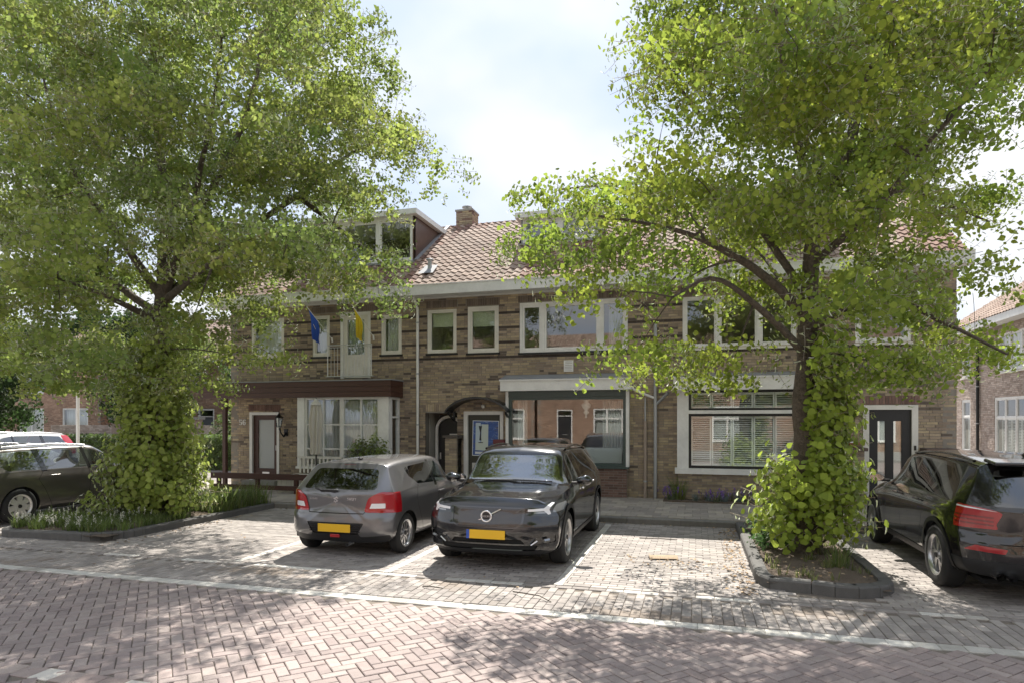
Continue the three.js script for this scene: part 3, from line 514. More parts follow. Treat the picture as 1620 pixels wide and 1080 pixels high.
// ================================================================ the right house of the terrace
{
  const H = thing('terraced_house', 'brown brick terraced house with white shuttered front window and black glazed door', 'house', [0, 0, 0], 0, 'brown brick houses in the terrace');
  const W1 = { x0: -0.3, x1: 2.2, y0: 3.66, y1: 4.9 }, W2 = { x0: 3.4, x1: 4.5, y0: 3.66, y1: 4.9 }, bay = { x0: -0.42, x1: 2.5, y0: 0.8, y1: 2.96 }, door = { x0: 3.55, x1: 4.62, y0: 0.1, y1: 2.3 };
  const sideTop = null; void sideTop;
  brickWall(H, { x0: -0.955, x1: 5.35, y0: 0.06, y1: 5.19, open: [W1, W2, bay, door], bands: bandsY, near: [0.2, 3.2], tone: toneLow,
    soldier: [{ x0: -0.34, x1: 2.24, y0: 4.92, y1: 5.12 }, { x0: 3.36, x1: 4.54, y0: 4.92, y1: 5.12 }, { x0: 3.5, x1: 4.66, y0: 2.31, y1: 2.51, pal: BRK.red }] });
  windowUnit(H, { ...W1, xs: [0.5, 1.4], bar: 0.09, sash: 0.04 }); windowUnit(H, { ...W2, sash: 0.05 });
  roomShell(H, -0.86, 5.26, 3.0, 5.3, -4, -0.27); roomShell(H, -0.86, 5.26, 0.05, 2.98, -5.2, -0.27);
  const b = part('bay_window', H);
  mesh('plinth', new MB().box(-0.4, 0.08, -0.02, 2.48, 0.72, 0.2), M.mortar, b);
  { const f = new MB(); for (let r = 0; r < 10; r++) for (let x = -0.405 - (r % 2) * 0.11; x < 2.48; x += 0.2205) { const s = Math.max(-0.405, x), e = Math.min(2.485, x + 0.21); if (e > s + 0.03) f.box(s, 0.11 + r * CH, 0.15, e, 0.16 + r * CH, 0.206 + rr(0, 0.004), mulc(pick(BRK.brown), rr(0.75, 1.05)), 31); } stuff(mesh('brick_field', f, M.brick, b)); }
  mesh('sill', B6(-0.47, 0.72, -0.1, 2.55, 0.85, 0.28), M.white, b);
  mesh('post', B6(-0.42, 0.85, -0.02, -0.16, 2.66, 0.24), M.white, b); mesh('post', B6(2.24, 0.85, -0.02, 2.5, 2.66, 0.24), M.white, b);
  windowUnit(b, { x0: -0.16, x1: 2.24, y0: 0.85, y1: 2.12, z: 0.15, fw: 0.06, m: M.black, sill: false });
  mesh('transom_rail', B6(-0.16, 2.12, 0.05, 2.24, 2.2, 0.25), M.white, b);
  windowUnit(b, { x0: -0.16, x1: 2.24, y0: 2.2, y1: 2.66, z: 0.15, fw: 0.05, m: M.black, sill: false });
  for (let i = 0; i < 5; i++) { slats(b, -0.1 + i * 0.46, 0.36 + i * 0.46 - 0.01, 0.9, 2.06, 0.03); slats(b, -0.1 + i * 0.46, 0.36 + i * 0.46 - 0.01, 2.24, 2.62, 0.03); }
  mesh('fascia', new MB().box(-0.5, 2.66, 0, 2.6, 2.93, 0.5).box(-0.52, 2.93, 0.28, 2.62, 2.965, 0.53), M.white, b);
  mesh('lead_roof', new MB().quad([-0.52, 2.97, 0.53], [2.62, 2.97, 0.53], [2.6, 3.08, 0.004], [-0.5, 3.08, 0.004]).quad([-0.52, 2.97, 0.53], [-0.5, 3.08, 0.004], [-0.5, 2.97, 0.004], [-0.52, 2.97, 0.5]), M.lead, b);
  // a dark base course
  const d = part('front_door', H);
  mesh('frame', new MB().box(3.55, 0.1, -0.1, 3.67, 2.3, 0.03).box(4.5, 0.1, -0.1, 4.62, 2.3, 0.03).box(3.67, 2.2, -0.1, 4.5, 2.3, 0.03), M.cream, d);
  mesh('leaf', new MB().box(3.67, 0.22, -0.08, 3.85, 2.2, -0.03).box(4.0, 0.22, -0.08, 4.16, 2.2, -0.03).box(4.32, 0.22, -0.08, 4.5, 2.2, -0.03).box(3.85, 1.95, -0.08, 4.0, 2.2, -0.03).box(4.16, 1.95, -0.08, 4.32, 2.2, -0.03).box(3.85, 0.22, -0.08, 4.0, 0.5, -0.03).box(4.16, 0.22, -0.08, 4.32, 0.5, -0.03), M.black, d);
  for (const x of [3.85, 4.16]) { mesh('pane', B6(x, 0.5, -0.06, x + (x === 3.85 ? 0.15 : 0.16), 1.95, -0.055), M.pane, d); folds(d, 'net_curtain', x, x + 0.15, 0.5, 1.95, -0.12, M.curtain, 4, 0.01); }
  mesh('doorbell', B6(4.54, 1.32, 0.03, 4.58, 1.42, 0.045), M.black, d); mesh('threshold', B6(3.5, 0.1, -0.1, 4.66, 0.22, 0.14), M.concrete, d);
  for (const [x0, x1] of [[3.05, 3.5], [4.72, 5.2]]) {
    const p = part('pier', H); mesh('pier_core', B6(x0, 0.08, 0.02, x1, 1.3, 0.34), M.mortar, p); mesh('cap', B6(x0 - 0.06, 1.3, 0.0, x1 + 0.06, 1.37, 0.42), mat([0.12, 0.085, 0.07], 0.8), p);
    for (let r = 0; r < 19; r++) for (const [a, b2] of r % 2 ? [[x0 - 0.005, x0 + 0.1], [x0 + 0.11, x0 + 0.32], [x0 + 0.33, x1 + 0.005]] : [[x0 - 0.005, x0 + 0.205], [x0 + 0.215, x1 + 0.005]]) mesh('brick', new MB().box(a, 0.12 + r * CH, 0.28, b2, 0.17 + r * CH, 0.345 + rr(0, 0.004), mulc(pick(BRK.brown), rr(0.8, 1.1))), M.brick, p);
  }
  gutterRun(H, -0.955, 5.5);
  pipe(H, [[-0.93, 4.3, 0.06], [-0.93, 0.1, 0.06]], 0.042, M.zinc); pipe(H, [[-1.17, 2.5, 0.05], [-1.17, 1.9, 0.05]], 0.02, M.zinc); pipe(H, [[-1.17, 1.95, 0.05], [-1.17, 0.1, 0.05]], 0.036, mat([0.34, 0.27, 0.22], 0.6));
  pipe(H, [[-0.62, 2.62, 0.3], [-0.75, 2.5, 0.12], [-0.9, 2.36, 0.06]], 0.034, M.zinc, 'pipe_branch'); pipe(H, [[-1.5, 2.75, 0.25], [-1.25, 2.62, 0.1], [-0.96, 2.5, 0.06]], 0.03, M.white, 'pipe_branch');
  tiledRoof(H, { x0: -0.96, x1: 5.42, pal: paleTiles, near: [4, 6.4], tone: (x, y) => (fbm(x * 0.6, y * 0.6, 6, 2) > 0.08 ? pick(redTiles) : null), cut: [[0.4, 2.7, 6.5]] });
  backRoof(H, -0.96, 5.42);
  dormer(H, { x0: 0.4, x1: 2.7, yb: 6.6, zf: -1.22, yt: 7.75, zb: -3.4, cheek: M.lead, xs: [1.5] });
  const gb = part('gable', H); gb.position.set(5.35, 0, 0); gb.rotation.y = Math.PI / 2;   // side wall towards the gap
  brickWall(gb, { x0: -0.0, x1: 7.5, y0: 0.06, y1: 8.2, pal: BRK.brown, singles: 0, top: Object.assign((x) => 5.3 + Math.max(0, 2.85 - Math.abs(x - 3.77) * 0.67), { peak: [3.77, 8.15] }) });
}
// ================================================================ the left house, number 56
{
  const H = thing('terraced_house', 'brown brick end house with house number 56, brown wooden fascia and balcony door', 'house', [0, 0, 0], 0, 'brown brick houses in the terrace');
  const Wa = { x0: -10.37, x1: -9.82, y0: 3.74, y1: 4.9 }, Dd = { x0: -9.49, x1: -8.55, y0: 3.12, y1: 4.93 }, Wc = { x0: -8.23, x1: -7.62, y0: 3.74, y1: 4.82 }, Wz = { x0: -12.4, x1: -11.3, y0: 3.74, y1: 4.9 };
  const door = { x0: -12.45, x1: -11.45, y0: 0.1, y1: 2.2 }, bay = { x0: -10.7, x1: -7.75, y0: 0.7, y1: 2.6 };
  brickWall(H, { x0: -13.1, x1: -7.105, y0: 0.06, y1: 5.19, open: [Wa, Dd, Wc, Wz, door, bay], bands: bandsY, near: [-8.6, 2.9], tone: toneLow,
    soldier: [{ x0: -10.4, x1: -7.58, y0: 4.95, y1: 5.12 }, { x0: -12.5, x1: -11.4, y0: 2.22, y1: 2.42, pal: BRK.red }, { x0: -12.44, x1: -11.26, y0: 4.93, y1: 5.12 }] });
  for (const w of [Wa, Wc, Wz]) { const u = windowUnit(H, { ...w, sash: 0.04, m: M.cream, sillM: M.black }); folds(u, 'net_curtain', w.x0 + 0.1, w.x1 - 0.1, w.y0 + 0.1, w.y1 - 0.1, -0.2, M.curtain, 6, 0.012); }
  roomShell(H, -13.0, -7.2, 3.0, 5.3, -4, -0.27); roomShell(H, -13.0, -7.2, 0.05, 2.98, -5.2, -0.27);
  const bd = part('balcony_door', H);
  mesh('frame', new MB().box(Dd.x0, 3.12, -0.1, Dd.x0 + 0.09, 4.93, -0.01).box(Dd.x1 - 0.09, 3.12, -0.1, Dd.x1, 4.93, -0.01).box(Dd.x0 + 0.09, 4.85, -0.1, Dd.x1 - 0.09, 4.93, -0.01), M.white, bd);
  mesh('leaf', new MB().box(-9.4, 3.14, -0.09, -9.28, 4.85, -0.03).box(-8.76, 3.14, -0.09, -8.64, 4.85, -0.03).box(-9.28, 4.73, -0.09, -8.76, 4.85, -0.03).box(-9.28, 3.14, -0.09, -8.76, 3.78, -0.04), M.cream, bd);
  mesh('pane', B6(-9.28, 3.78, -0.07, -8.76, 4.73, -0.065), M.pane, bd); folds(bd, 'net_curtain', -9.28, -8.76, 3.78, 4.73, -0.14, M.curtain, 6, 0.012);
  const rl = part('balcony_railing', H); const zr = 0.16;
  mesh('rail', new MB().bar([-9.8, 4.02, zr], [-8.42, 4.02, zr], 0.03, 0.03, undefined, 8).bar([-9.8, 3.96, zr], [-8.42, 3.96, zr], 0.018, 0.018, undefined, 6).bar([-9.84, 3.17, zr], [-8.38, 3.17, zr], 0.026, 0.026, undefined, 8), M.steel, rl);
  for (let i = 0; i <= 13; i++) mesh('bar', new MB().bar([-9.78 + i * 0.103, 3.17, zr], [-9.78 + i * 0.103, 3.96, zr], 0.012, 0.012, undefined, 6), M.steel, rl);
  for (const x of [-9.78, -8.44]) mesh('bracket', new MB().bar([x, 3.17, 0], [x, 3.17, zr], 0.022, 0.022, undefined, 6).bar([x, 4.02, 0], [x, 4.02, zr], 0.022, 0.022, undefined, 6).bar([x, 3.17, zr], [x, 4.02, zr], 0.026, 0.026, undefined, 8), M.steel, rl);
  // porch fascia of brown boards
  const f = part('porch', H);
  for (let i = 0; i < 3; i++) mesh('board', new MB().box(-13.6, 2.58 + i * 0.142, 0.7, -7.6, 2.715 + i * 0.142, 0.73).box(-7.6, 2.58 + i * 0.142, 0.01, -7.575, 2.715 + i * 0.142, 0.73), M.brownWood, f);
  mesh('porch_roof', new MB().box(-13.6, 2.97, 0.01, -7.6, 3.01, 0.7).box(-13.6, 2.6, 0.01, -7.6, 2.63, 0.7), mat([0.2, 0.15, 0.12], 0.8), f); mesh('lead_edge', B6(-13.62, 3.01, 0.0, -7.56, 3.035, 0.75), M.lead, f);
  // bay window
  const b = part('bay_window', H);
  mesh('plinth', new MB().box(-10.38, 0.08, 0.0, -7.72, 0.66, 0.6), M.mortar, b);
  { const q = new MB(); for (let r = 0; r < 9; r++) for (let x = -10.39 - (r % 2) * 0.11; x < -7.72; x += 0.2205) { const s = Math.max(-10.39, x), e = Math.min(-7.715, x + 0.21); if (e > s + 0.03) q.box(s, 0.1 + r * CH, 0.55, e, 0.15 + r * CH, 0.606 + rr(0, 0.004), mulc(pick(BRK.brown), rr(0.75, 1.05)), 31); } stuff(mesh('brick_field', q, M.brick, b)); }
  mesh('sill', B6(-10.45, 0.66, -0.02, -7.66, 0.72, 0.68), M.white, b);
  mesh('post', B6(-10.42, 0.72, 0.5, -10.2, 2.58, 0.64), M.white, b); mesh('post', B6(-7.95, 0.72, 0.5, -7.68, 2.58, 0.64), M.white, b);
  windowUnit(b, { x0: -10.2, x1: -9.07, y0: 0.72, y1: 2.58, z: 0.57, fw: 0.06, xs: [-9.63], ys: [1.2, 1.85], bar: 0.04, sill: false }); windowUnit(b, { x0: -9.07, x1: -7.95, y0: 0.72, y1: 2.58, z: 0.57, fw: 0.06, xs: [-8.5], ys: [1.2, 1.85], bar: 0.04, sill: false });
  { const sd = part('side_window', b); sd.position.set(-7.72, 0, 0); sd.rotation.y = Math.PI / 2; windowUnit(sd, { x0: -0.5, x1: -0.0, y0: 0.72, y1: 2.58, z: 0, fw: 0.06, ys: [2.05], sill: false, name: 'casement' }); const wl = mesh('side_wall', B6(-10.42, 0.72, 0.0, -10.36, 2.58, 0.5), M.white, b); void wl; }
  folds(b, 'net_curtain', -10.2, -7.85, 0.78, 2.5, 0.38, M.curtain, 26, 0.03); 
  // front door with frosted pane, number, lantern, letter slot
  const d = part('front_door', H);
  mesh('frame', new MB().box(-12.45, 0.1, -0.12, -12.36, 2.2, 0.02).box(-11.53, 0.1, -0.12, -11.45, 2.2, 0.02).box(-12.36, 2.12, -0.12, -11.53, 2.2, 0.02), M.white, d);
  mesh('leaf', new MB().box(-12.36, 0.25, -0.11, -12.2, 2.12, -0.05).box(-11.66, 0.25, -0.11, -11.53, 2.12, -0.05).box(-12.2, 1.98, -0.11, -11.66, 2.12, -0.05).box(-12.2, 0.25, -0.11, -11.66, 0.58, -0.05), M.brownWood, d);
  mesh('pane', B6(-12.2, 0.58, -0.09, -11.66, 1.98, -0.08), M.frosted, d); mesh('letter_slot', B6(-12.05, 0.4, -0.05, -11.82, 0.48, -0.035), M.steel, d); mesh('handle', new MB().bar([-11.58, 1.1, -0.02], [-11.58, 1.25, -0.02], 0.022, 0.022, undefined, 8), M.steel, d); mesh('threshold', B6(-12.5, 0.1, -0.1, -11.4, 0.25, 0.3), M.concrete, d);
  const font = await new FontLoader().loadAsync('fonts/droid/droid_serif_bold.typeface.json');
  { const g = new TextGeometry('56', { font, size: 0.16, depth: 0.015, curveSegments: 5 }).translate(-12.82, 1.83, 0.004); mesh('house_number', g, M.white, H); }
  const l = part('wall_lantern', H);
  mesh('arm', new MB().tube([V(-11.22, 1.62, 0.02), V(-11.22, 1.5, 0.12), V(-11.25, 1.62, 0.22), V(-11.3, 1.74, 0.2)], [0.03, 0.022, 0.02, 0.03], 8).box(-11.28, 1.52, 0, -11.16, 1.72, 0.03), M.black, l);
  mesh('cage', new MB().add(new THREE.CylinderGeometry(0.1, 0.06, 0.02, 6).translate(-11.32, 1.78, 0.2)).add(new THREE.ConeGeometry(0.13, 0.13, 6).translate(-11.32, 2.1, 0.2)).add(new THREE.ConeGeometry(0.02, 0.14, 6).translate(-11.32, 2.2, 0.2)), M.black, l);
  { const q = new MB(); for (let i = 0; i < 6; i++) { const a = i * Math.PI / 3; q.bar([-11.32 + 0.065 * Math.cos(a), 1.79, 0.2 + 0.065 * Math.sin(a)], [-11.32 + 0.1 * Math.cos(a), 2.04, 0.2 + 0.1 * Math.sin(a)], 0.012); } mesh('cage_bar', q, M.black, l); mesh('lantern_glass', new THREE.CylinderGeometry(0.095, 0.06, 0.25, 6, 1, true).translate(-11.32, 1.915, 0.2), M.pane, l); }
  gutterRun(H, -13.4, -7.105);
  tiledRoof(H, { x0: -13.3, x1: -7.1, pal: redTiles.concat(paleTiles), near: [-9, 5.8], cut: [[-11.2, -7.72, 6.45]] }); backRoof(H, -13.3, -7.1);
  dormer(H, { x0: -11.2, x1: -7.76, yb: 6.5, zf: -1.1, yt: 7.98, zb: -3.65, xs: [-10.1, -8.9] });
  const gb = part('gable', H); gb.position.set(-13.1, 0, -7.5); gb.rotation.y = -Math.PI / 2;
  brickWall(gb, { x0: 0, x1: 7.5, y0: 0.06, y1: 8.2, singles: 0, top: Object.assign((x) => 5.3 + Math.max(0, 2.85 - Math.abs(x - 3.77) * 0.67), { peak: [3.77, 8.15] }) });
}
// ================================================================ the house across the side gap on the right: its front faces the gap
function simpleHouse(H, { w, pal, wins, door, singles = 0, bands = [], roofPal = paleTiles, depthZ = 7.5, gut = true, near }) {   // front in z = 0 from x = 0 to w
  const open = wins.map((q) => ({ x0: q.x0, x1: q.x1, y0: q.y0, y1: q.y1 })); if (door) open.push(door);
  brickWall(H, { x0: 0, x1: w, y0: 0.0, y1: 5.19, open, pal, singles, bands, near });
  for (const q of wins) { const u = windowUnit(H, { ...q, fw: 0.07, sash: 0.035 }); if (q.shut) for (let i = 0; i < q.shut; i++) { const k = (q.x1 - q.x0 - 0.2) / q.shut; slats(u, q.x0 + 0.1 + i * k, q.x0 + 0.1 + (i + 1) * k, q.y0 + 0.08, q.ys ? q.ys[0] - 0.03 : q.y1 - 0.1, -0.2); } else if (q.net) folds(u, 'net_curtain', q.x0 + 0.08, q.x1 - 0.08, q.y0 + 0.08, q.y1 - 0.08, -0.2, M.curtain, 8, 0.02); }
  if (door) { const d = part('front_door', H); mesh('frame', new MB().box(door.x0, 0.1, -0.12, door.x0 + 0.08, door.y1, 0).box(door.x1 - 0.08, 0.1, -0.12, door.x1, door.y1, 0).box(door.x0 + 0.08, door.y1 - 0.45, -0.12, door.x1 - 0.08, door.y1 - 0.4, 0).box(door.x0 + 0.08, door.y1 - 0.08, -0.12, door.x1 - 0.08, door.y1, 0), M.white, d); mesh('leaf', B6(door.x0 + 0.08, 0.1, -0.12, door.x1 - 0.08, door.y1 - 0.45, -0.06), mat(door.col || [0.1, 0.11, 0.13], 0.4), d); mesh('fanlight', B6(door.x0 + 0.08, door.y1 - 0.4, -0.1, door.x1 - 0.08, door.y1 - 0.08, -0.095), M.pane, d); mesh('letter_slot', B6(door.x0 + 0.35, 1.0, -0.06, door.x1 - 0.35, 1.06, -0.05), M.steel, d); }
  roomShell(H, 0.1, w - 0.1, 3, 5.3, -4, -0.27); roomShell(H, 0.1, w - 0.1, 0.02, 2.98, -4, -0.27);
  if (gut) mesh('gutter', B6(-0.2, 5.185, 0.02, w + 0.2, 5.42, 0.5), M.gutter, H);
  tiledRoof(H, { x0: -0.15, x1: w + 0.15, pal: roofPal, singles: singles ? 300 : 0, near: [0, 6.5] }); backRoof(H, -0.15, w + 0.15);
  for (const [x, t] of [[w, Math.PI / 2], [0, -Math.PI / 2]]) { const gb = part('gable', H); gb.rotation.y = t; gb.position.set(x, 0, t > 0 ? 0 : -7.5); brickWall(gb, { x0: 0, x1: 7.5, y0: 0, y1: 8.2, pal, singles: 0, top: Object.assign((q) => 5.3 + Math.max(0, 2.85 - Math.abs(q - 3.77) * 0.67), { peak: [3.77, 8.15] }) }); }
}
seed(31);
{
  const H = thing('corner_house', 'pale purple brick house beyond the gap, white shuttered windows and dark downpipe', 'house', [10, 0, -13.9], -Math.PI / 2);
  // local x runs towards the street (world +z), front faces world -x
  simpleHouse(H, { w: 10.5, pal: BRK.pale, singles: 300, near: [5, 2.6], wins: [
    { x0: 0.75, x1: 1.55, y0: 0.75, y1: 2.75, ys: [2.1], shut: 1 }, { x0: 3.6, x1: 6.6, y0: 0.75, y1: 2.75, xs: [4.35, 5.1, 5.85], ys: [2.05], shut: 4 }, { x0: 7.6, x1: 9.4, y0: 0.75, y1: 2.75, xs: [8.5], ys: [2.05], shut: 2 },
    { x0: 0.75, x1: 1.55, y0: 3.6, y1: 4.9 }, { x0: 3.8, x1: 6.4, y0: 3.6, y1: 4.9, xs: [4.7, 5.5], net: 1 }, { x0: 7.6, x1: 9.4, y0: 3.6, y1: 4.9, xs: [8.5], net: 1 }] });
  pipe(H, [[2.4, 5.2, 0.2], [2.4, 4.9, 0.07], [2.4, 0.1, 0.07]], 0.05, M.black);
}
// ================================================================ houses across the street, behind the camera: the windows and cars mirror them
seed(32);
for (const [x, label, col] of [[12, 'orange brick house across the street with grey front door', [0.2, 0.21, 0.22]], [4.5, 'orange brick house across the street with dark green front door', [0.03, 0.06, 0.04]], [-3, 'orange brick house across the street with black front door', [0.02, 0.02, 0.025]], [-10.5, 'orange brick house across the street with blue front door', [0.04, 0.07, 0.14]]]) {
  const H = thing('opposite_house', label, 'house', [x, 0, 26.5], Math.PI, 'houses across the street');
  simpleHouse(H, { w: 7.3, pal: BRK.orange, wins: [{ x0: 0.7, x1: 3.5, y0: 0.7, y1: 2.75, xs: [1.6, 2.6], ys: [2.1], net: 1 }, { x0: 0.9, x1: 3.3, y0: 3.6, y1: 4.9, xs: [2.1], net: 1 }, { x0: 4.6, x1: 6.2, y0: 3.6, y1: 4.9, xs: [5.4], net: 1 }], door: { x0: 4.9, x1: 5.95, y0: 0.0, y1: 2.7, col } });
}
structure(mesh('far_pavement', new MB().box(-60, -0.2, 17.6, 40, 0.1, 26.6), mat([0.3, 0.28, 0.26], 0.95, { map: grainTex })));
structure(mesh('side_street', new MB().box(-60, -0.2, -40, -13.6, 0.06, -0.35).box(5.5, -0.2, -40, 40, 0.06, -0.35), mat([0.26, 0.235, 0.22], 0.95, { map: grainTex })));
// ---------------------------------------------------------------- foliage: sprigs of leaves
function leafGeo(m, o, dir, nrm, len, wid, col) {         // heart-shaped leaf folded along its midrib, from o along dir
  const d = dir.clone().normalize(), s = nrm.clone().cross(d).normalize(), n = d.clone().cross(s).normalize();
  const P = (a, b, c) => { const p = o.clone().addScaledVector(d, a * len).addScaledVector(s, b * wid).addScaledVector(n, c * len); return [p.x, p.y, p.z]; };
  const pts = [P(0, 0, 0), P(0.1, 0.36, 0.1), P(0.42, 0.5, 0.1), P(0.75, 0.26, 0.03), P(1, 0, -0.12), P(0.75, -0.26, 0.03), P(0.42, -0.5, 0.1), P(0.1, -0.36, 0.1), P(0.45, 0, -0.02)];
  const base = m.n;
  for (const p of pts) { m.P.push(...p); m.N.push(n.x, n.y, n.z); m.U.push(0, 0); m.C.push(...col); }
  for (let i = 0; i < 8; i++) m.I.push(base + 8, base + (i + 1) % 8, base + i);
  m.n += 9;
}
function sprigGeo({ leaves = 9, size = 0.075, len = 0.3, cols, bract = 0, spread = 1 }) {  // twig along +y
  const m = new MB();
  m.tube([V(0, 0, 0), V(0.01, len * 0.5, 0.005), V(0, len, 0)], [0.004, 0.003, 0.0015], 3, [0.35, 0.3, 0.22]);
  for (let i = 0; i < leaves; i++) {
    const t = (i + 0.6) / leaves, a = i * 2.4 + rr(-0.4, 0.4), o = V(Math.cos(a) * 0.012, t * len, Math.sin(a) * 0.012), out = V(Math.cos(a), rr(0.0, 0.7), Math.sin(a)).normalize();
    const st = o.clone().addScaledVector(out, size * rr(0.15, 0.6) * spread), dir = out.clone().multiplyScalar(1).add(V(rr(-0.35, 0.35), rr(-0.65, 0.1), rr(-0.35, 0.35))), nr = V(rr(-0.5, 0.5), 1, rr(-0.5, 0.5)).addScaledVector(out, -0.1);
    const L = size * rr(0.6, 1.3); leafGeo(m, st, dir, nr, L, L * rr(0.85, 1.0), mulc(pick(cols), rr(0.85, 1.15)));
    if (rnd() < bract) { const c = [0.37, 0.41, 0.16], d2 = V(rr(-0.4, 0.4), -1, rr(-0.4, 0.4)); leafGeo(m, st, d2, V(rr(-1, 1), 0.3, rr(-1, 1)), L * 1.0, L * 0.28, c); for (let k = 0; k < 4; k++) leafGeo(m, st.clone().addScaledVector(d2, L * 0.55), V(rr(-0.8, 0.8), -0.8, rr(-0.8, 0.8)), V(rr(-1, 1), 0.5, rr(-1, 1)), L * 0.4, L * 0.2, [0.46, 0.45, 0.2]); }
  }
  return m.geo();
}
const leafMat = (o = {}) => phys([1, 1, 1], 1, { vertexColors: true, transmission: 0.54, thickness: 0, ior: 1.25, side: THREE.DoubleSide, ...o });
const LEAFM = leafMat();
const greenA = [[0.23, 0.3, 0.07], [0.26, 0.33, 0.075], [0.195, 0.265, 0.065], [0.29, 0.35, 0.1]], greenB = [[0.24, 0.32, 0.055], [0.275, 0.355, 0.062], [0.2, 0.285, 0.052]];
const _q = new THREE.Quaternion(), _m = new THREE.Matrix4(), UPV = V(0, 1, 0);
function instanced(name, geo, m, list, parent) {          // list: [pos, dir, scale, colour]
  const o = new THREE.InstancedMesh(geo, m, list.length); o.name = parent ? name : numbered(name); o.castShadow = o.receiveShadow = true;
  const c = new THREE.Color();
  list.forEach(([p, d, s, col], i) => {
    _q.setFromUnitVectors(UPV, d); _q.multiply(new THREE.Quaternion().setFromAxisAngle(UPV, rnd() * 6.283));
    o.setMatrixAt(i, _m.compose(p, _q, V(s, s, s))); o.setColorAt(i, c.setRGB(...col));
  });
  (parent || scene).add(o); return stuff(o);
}
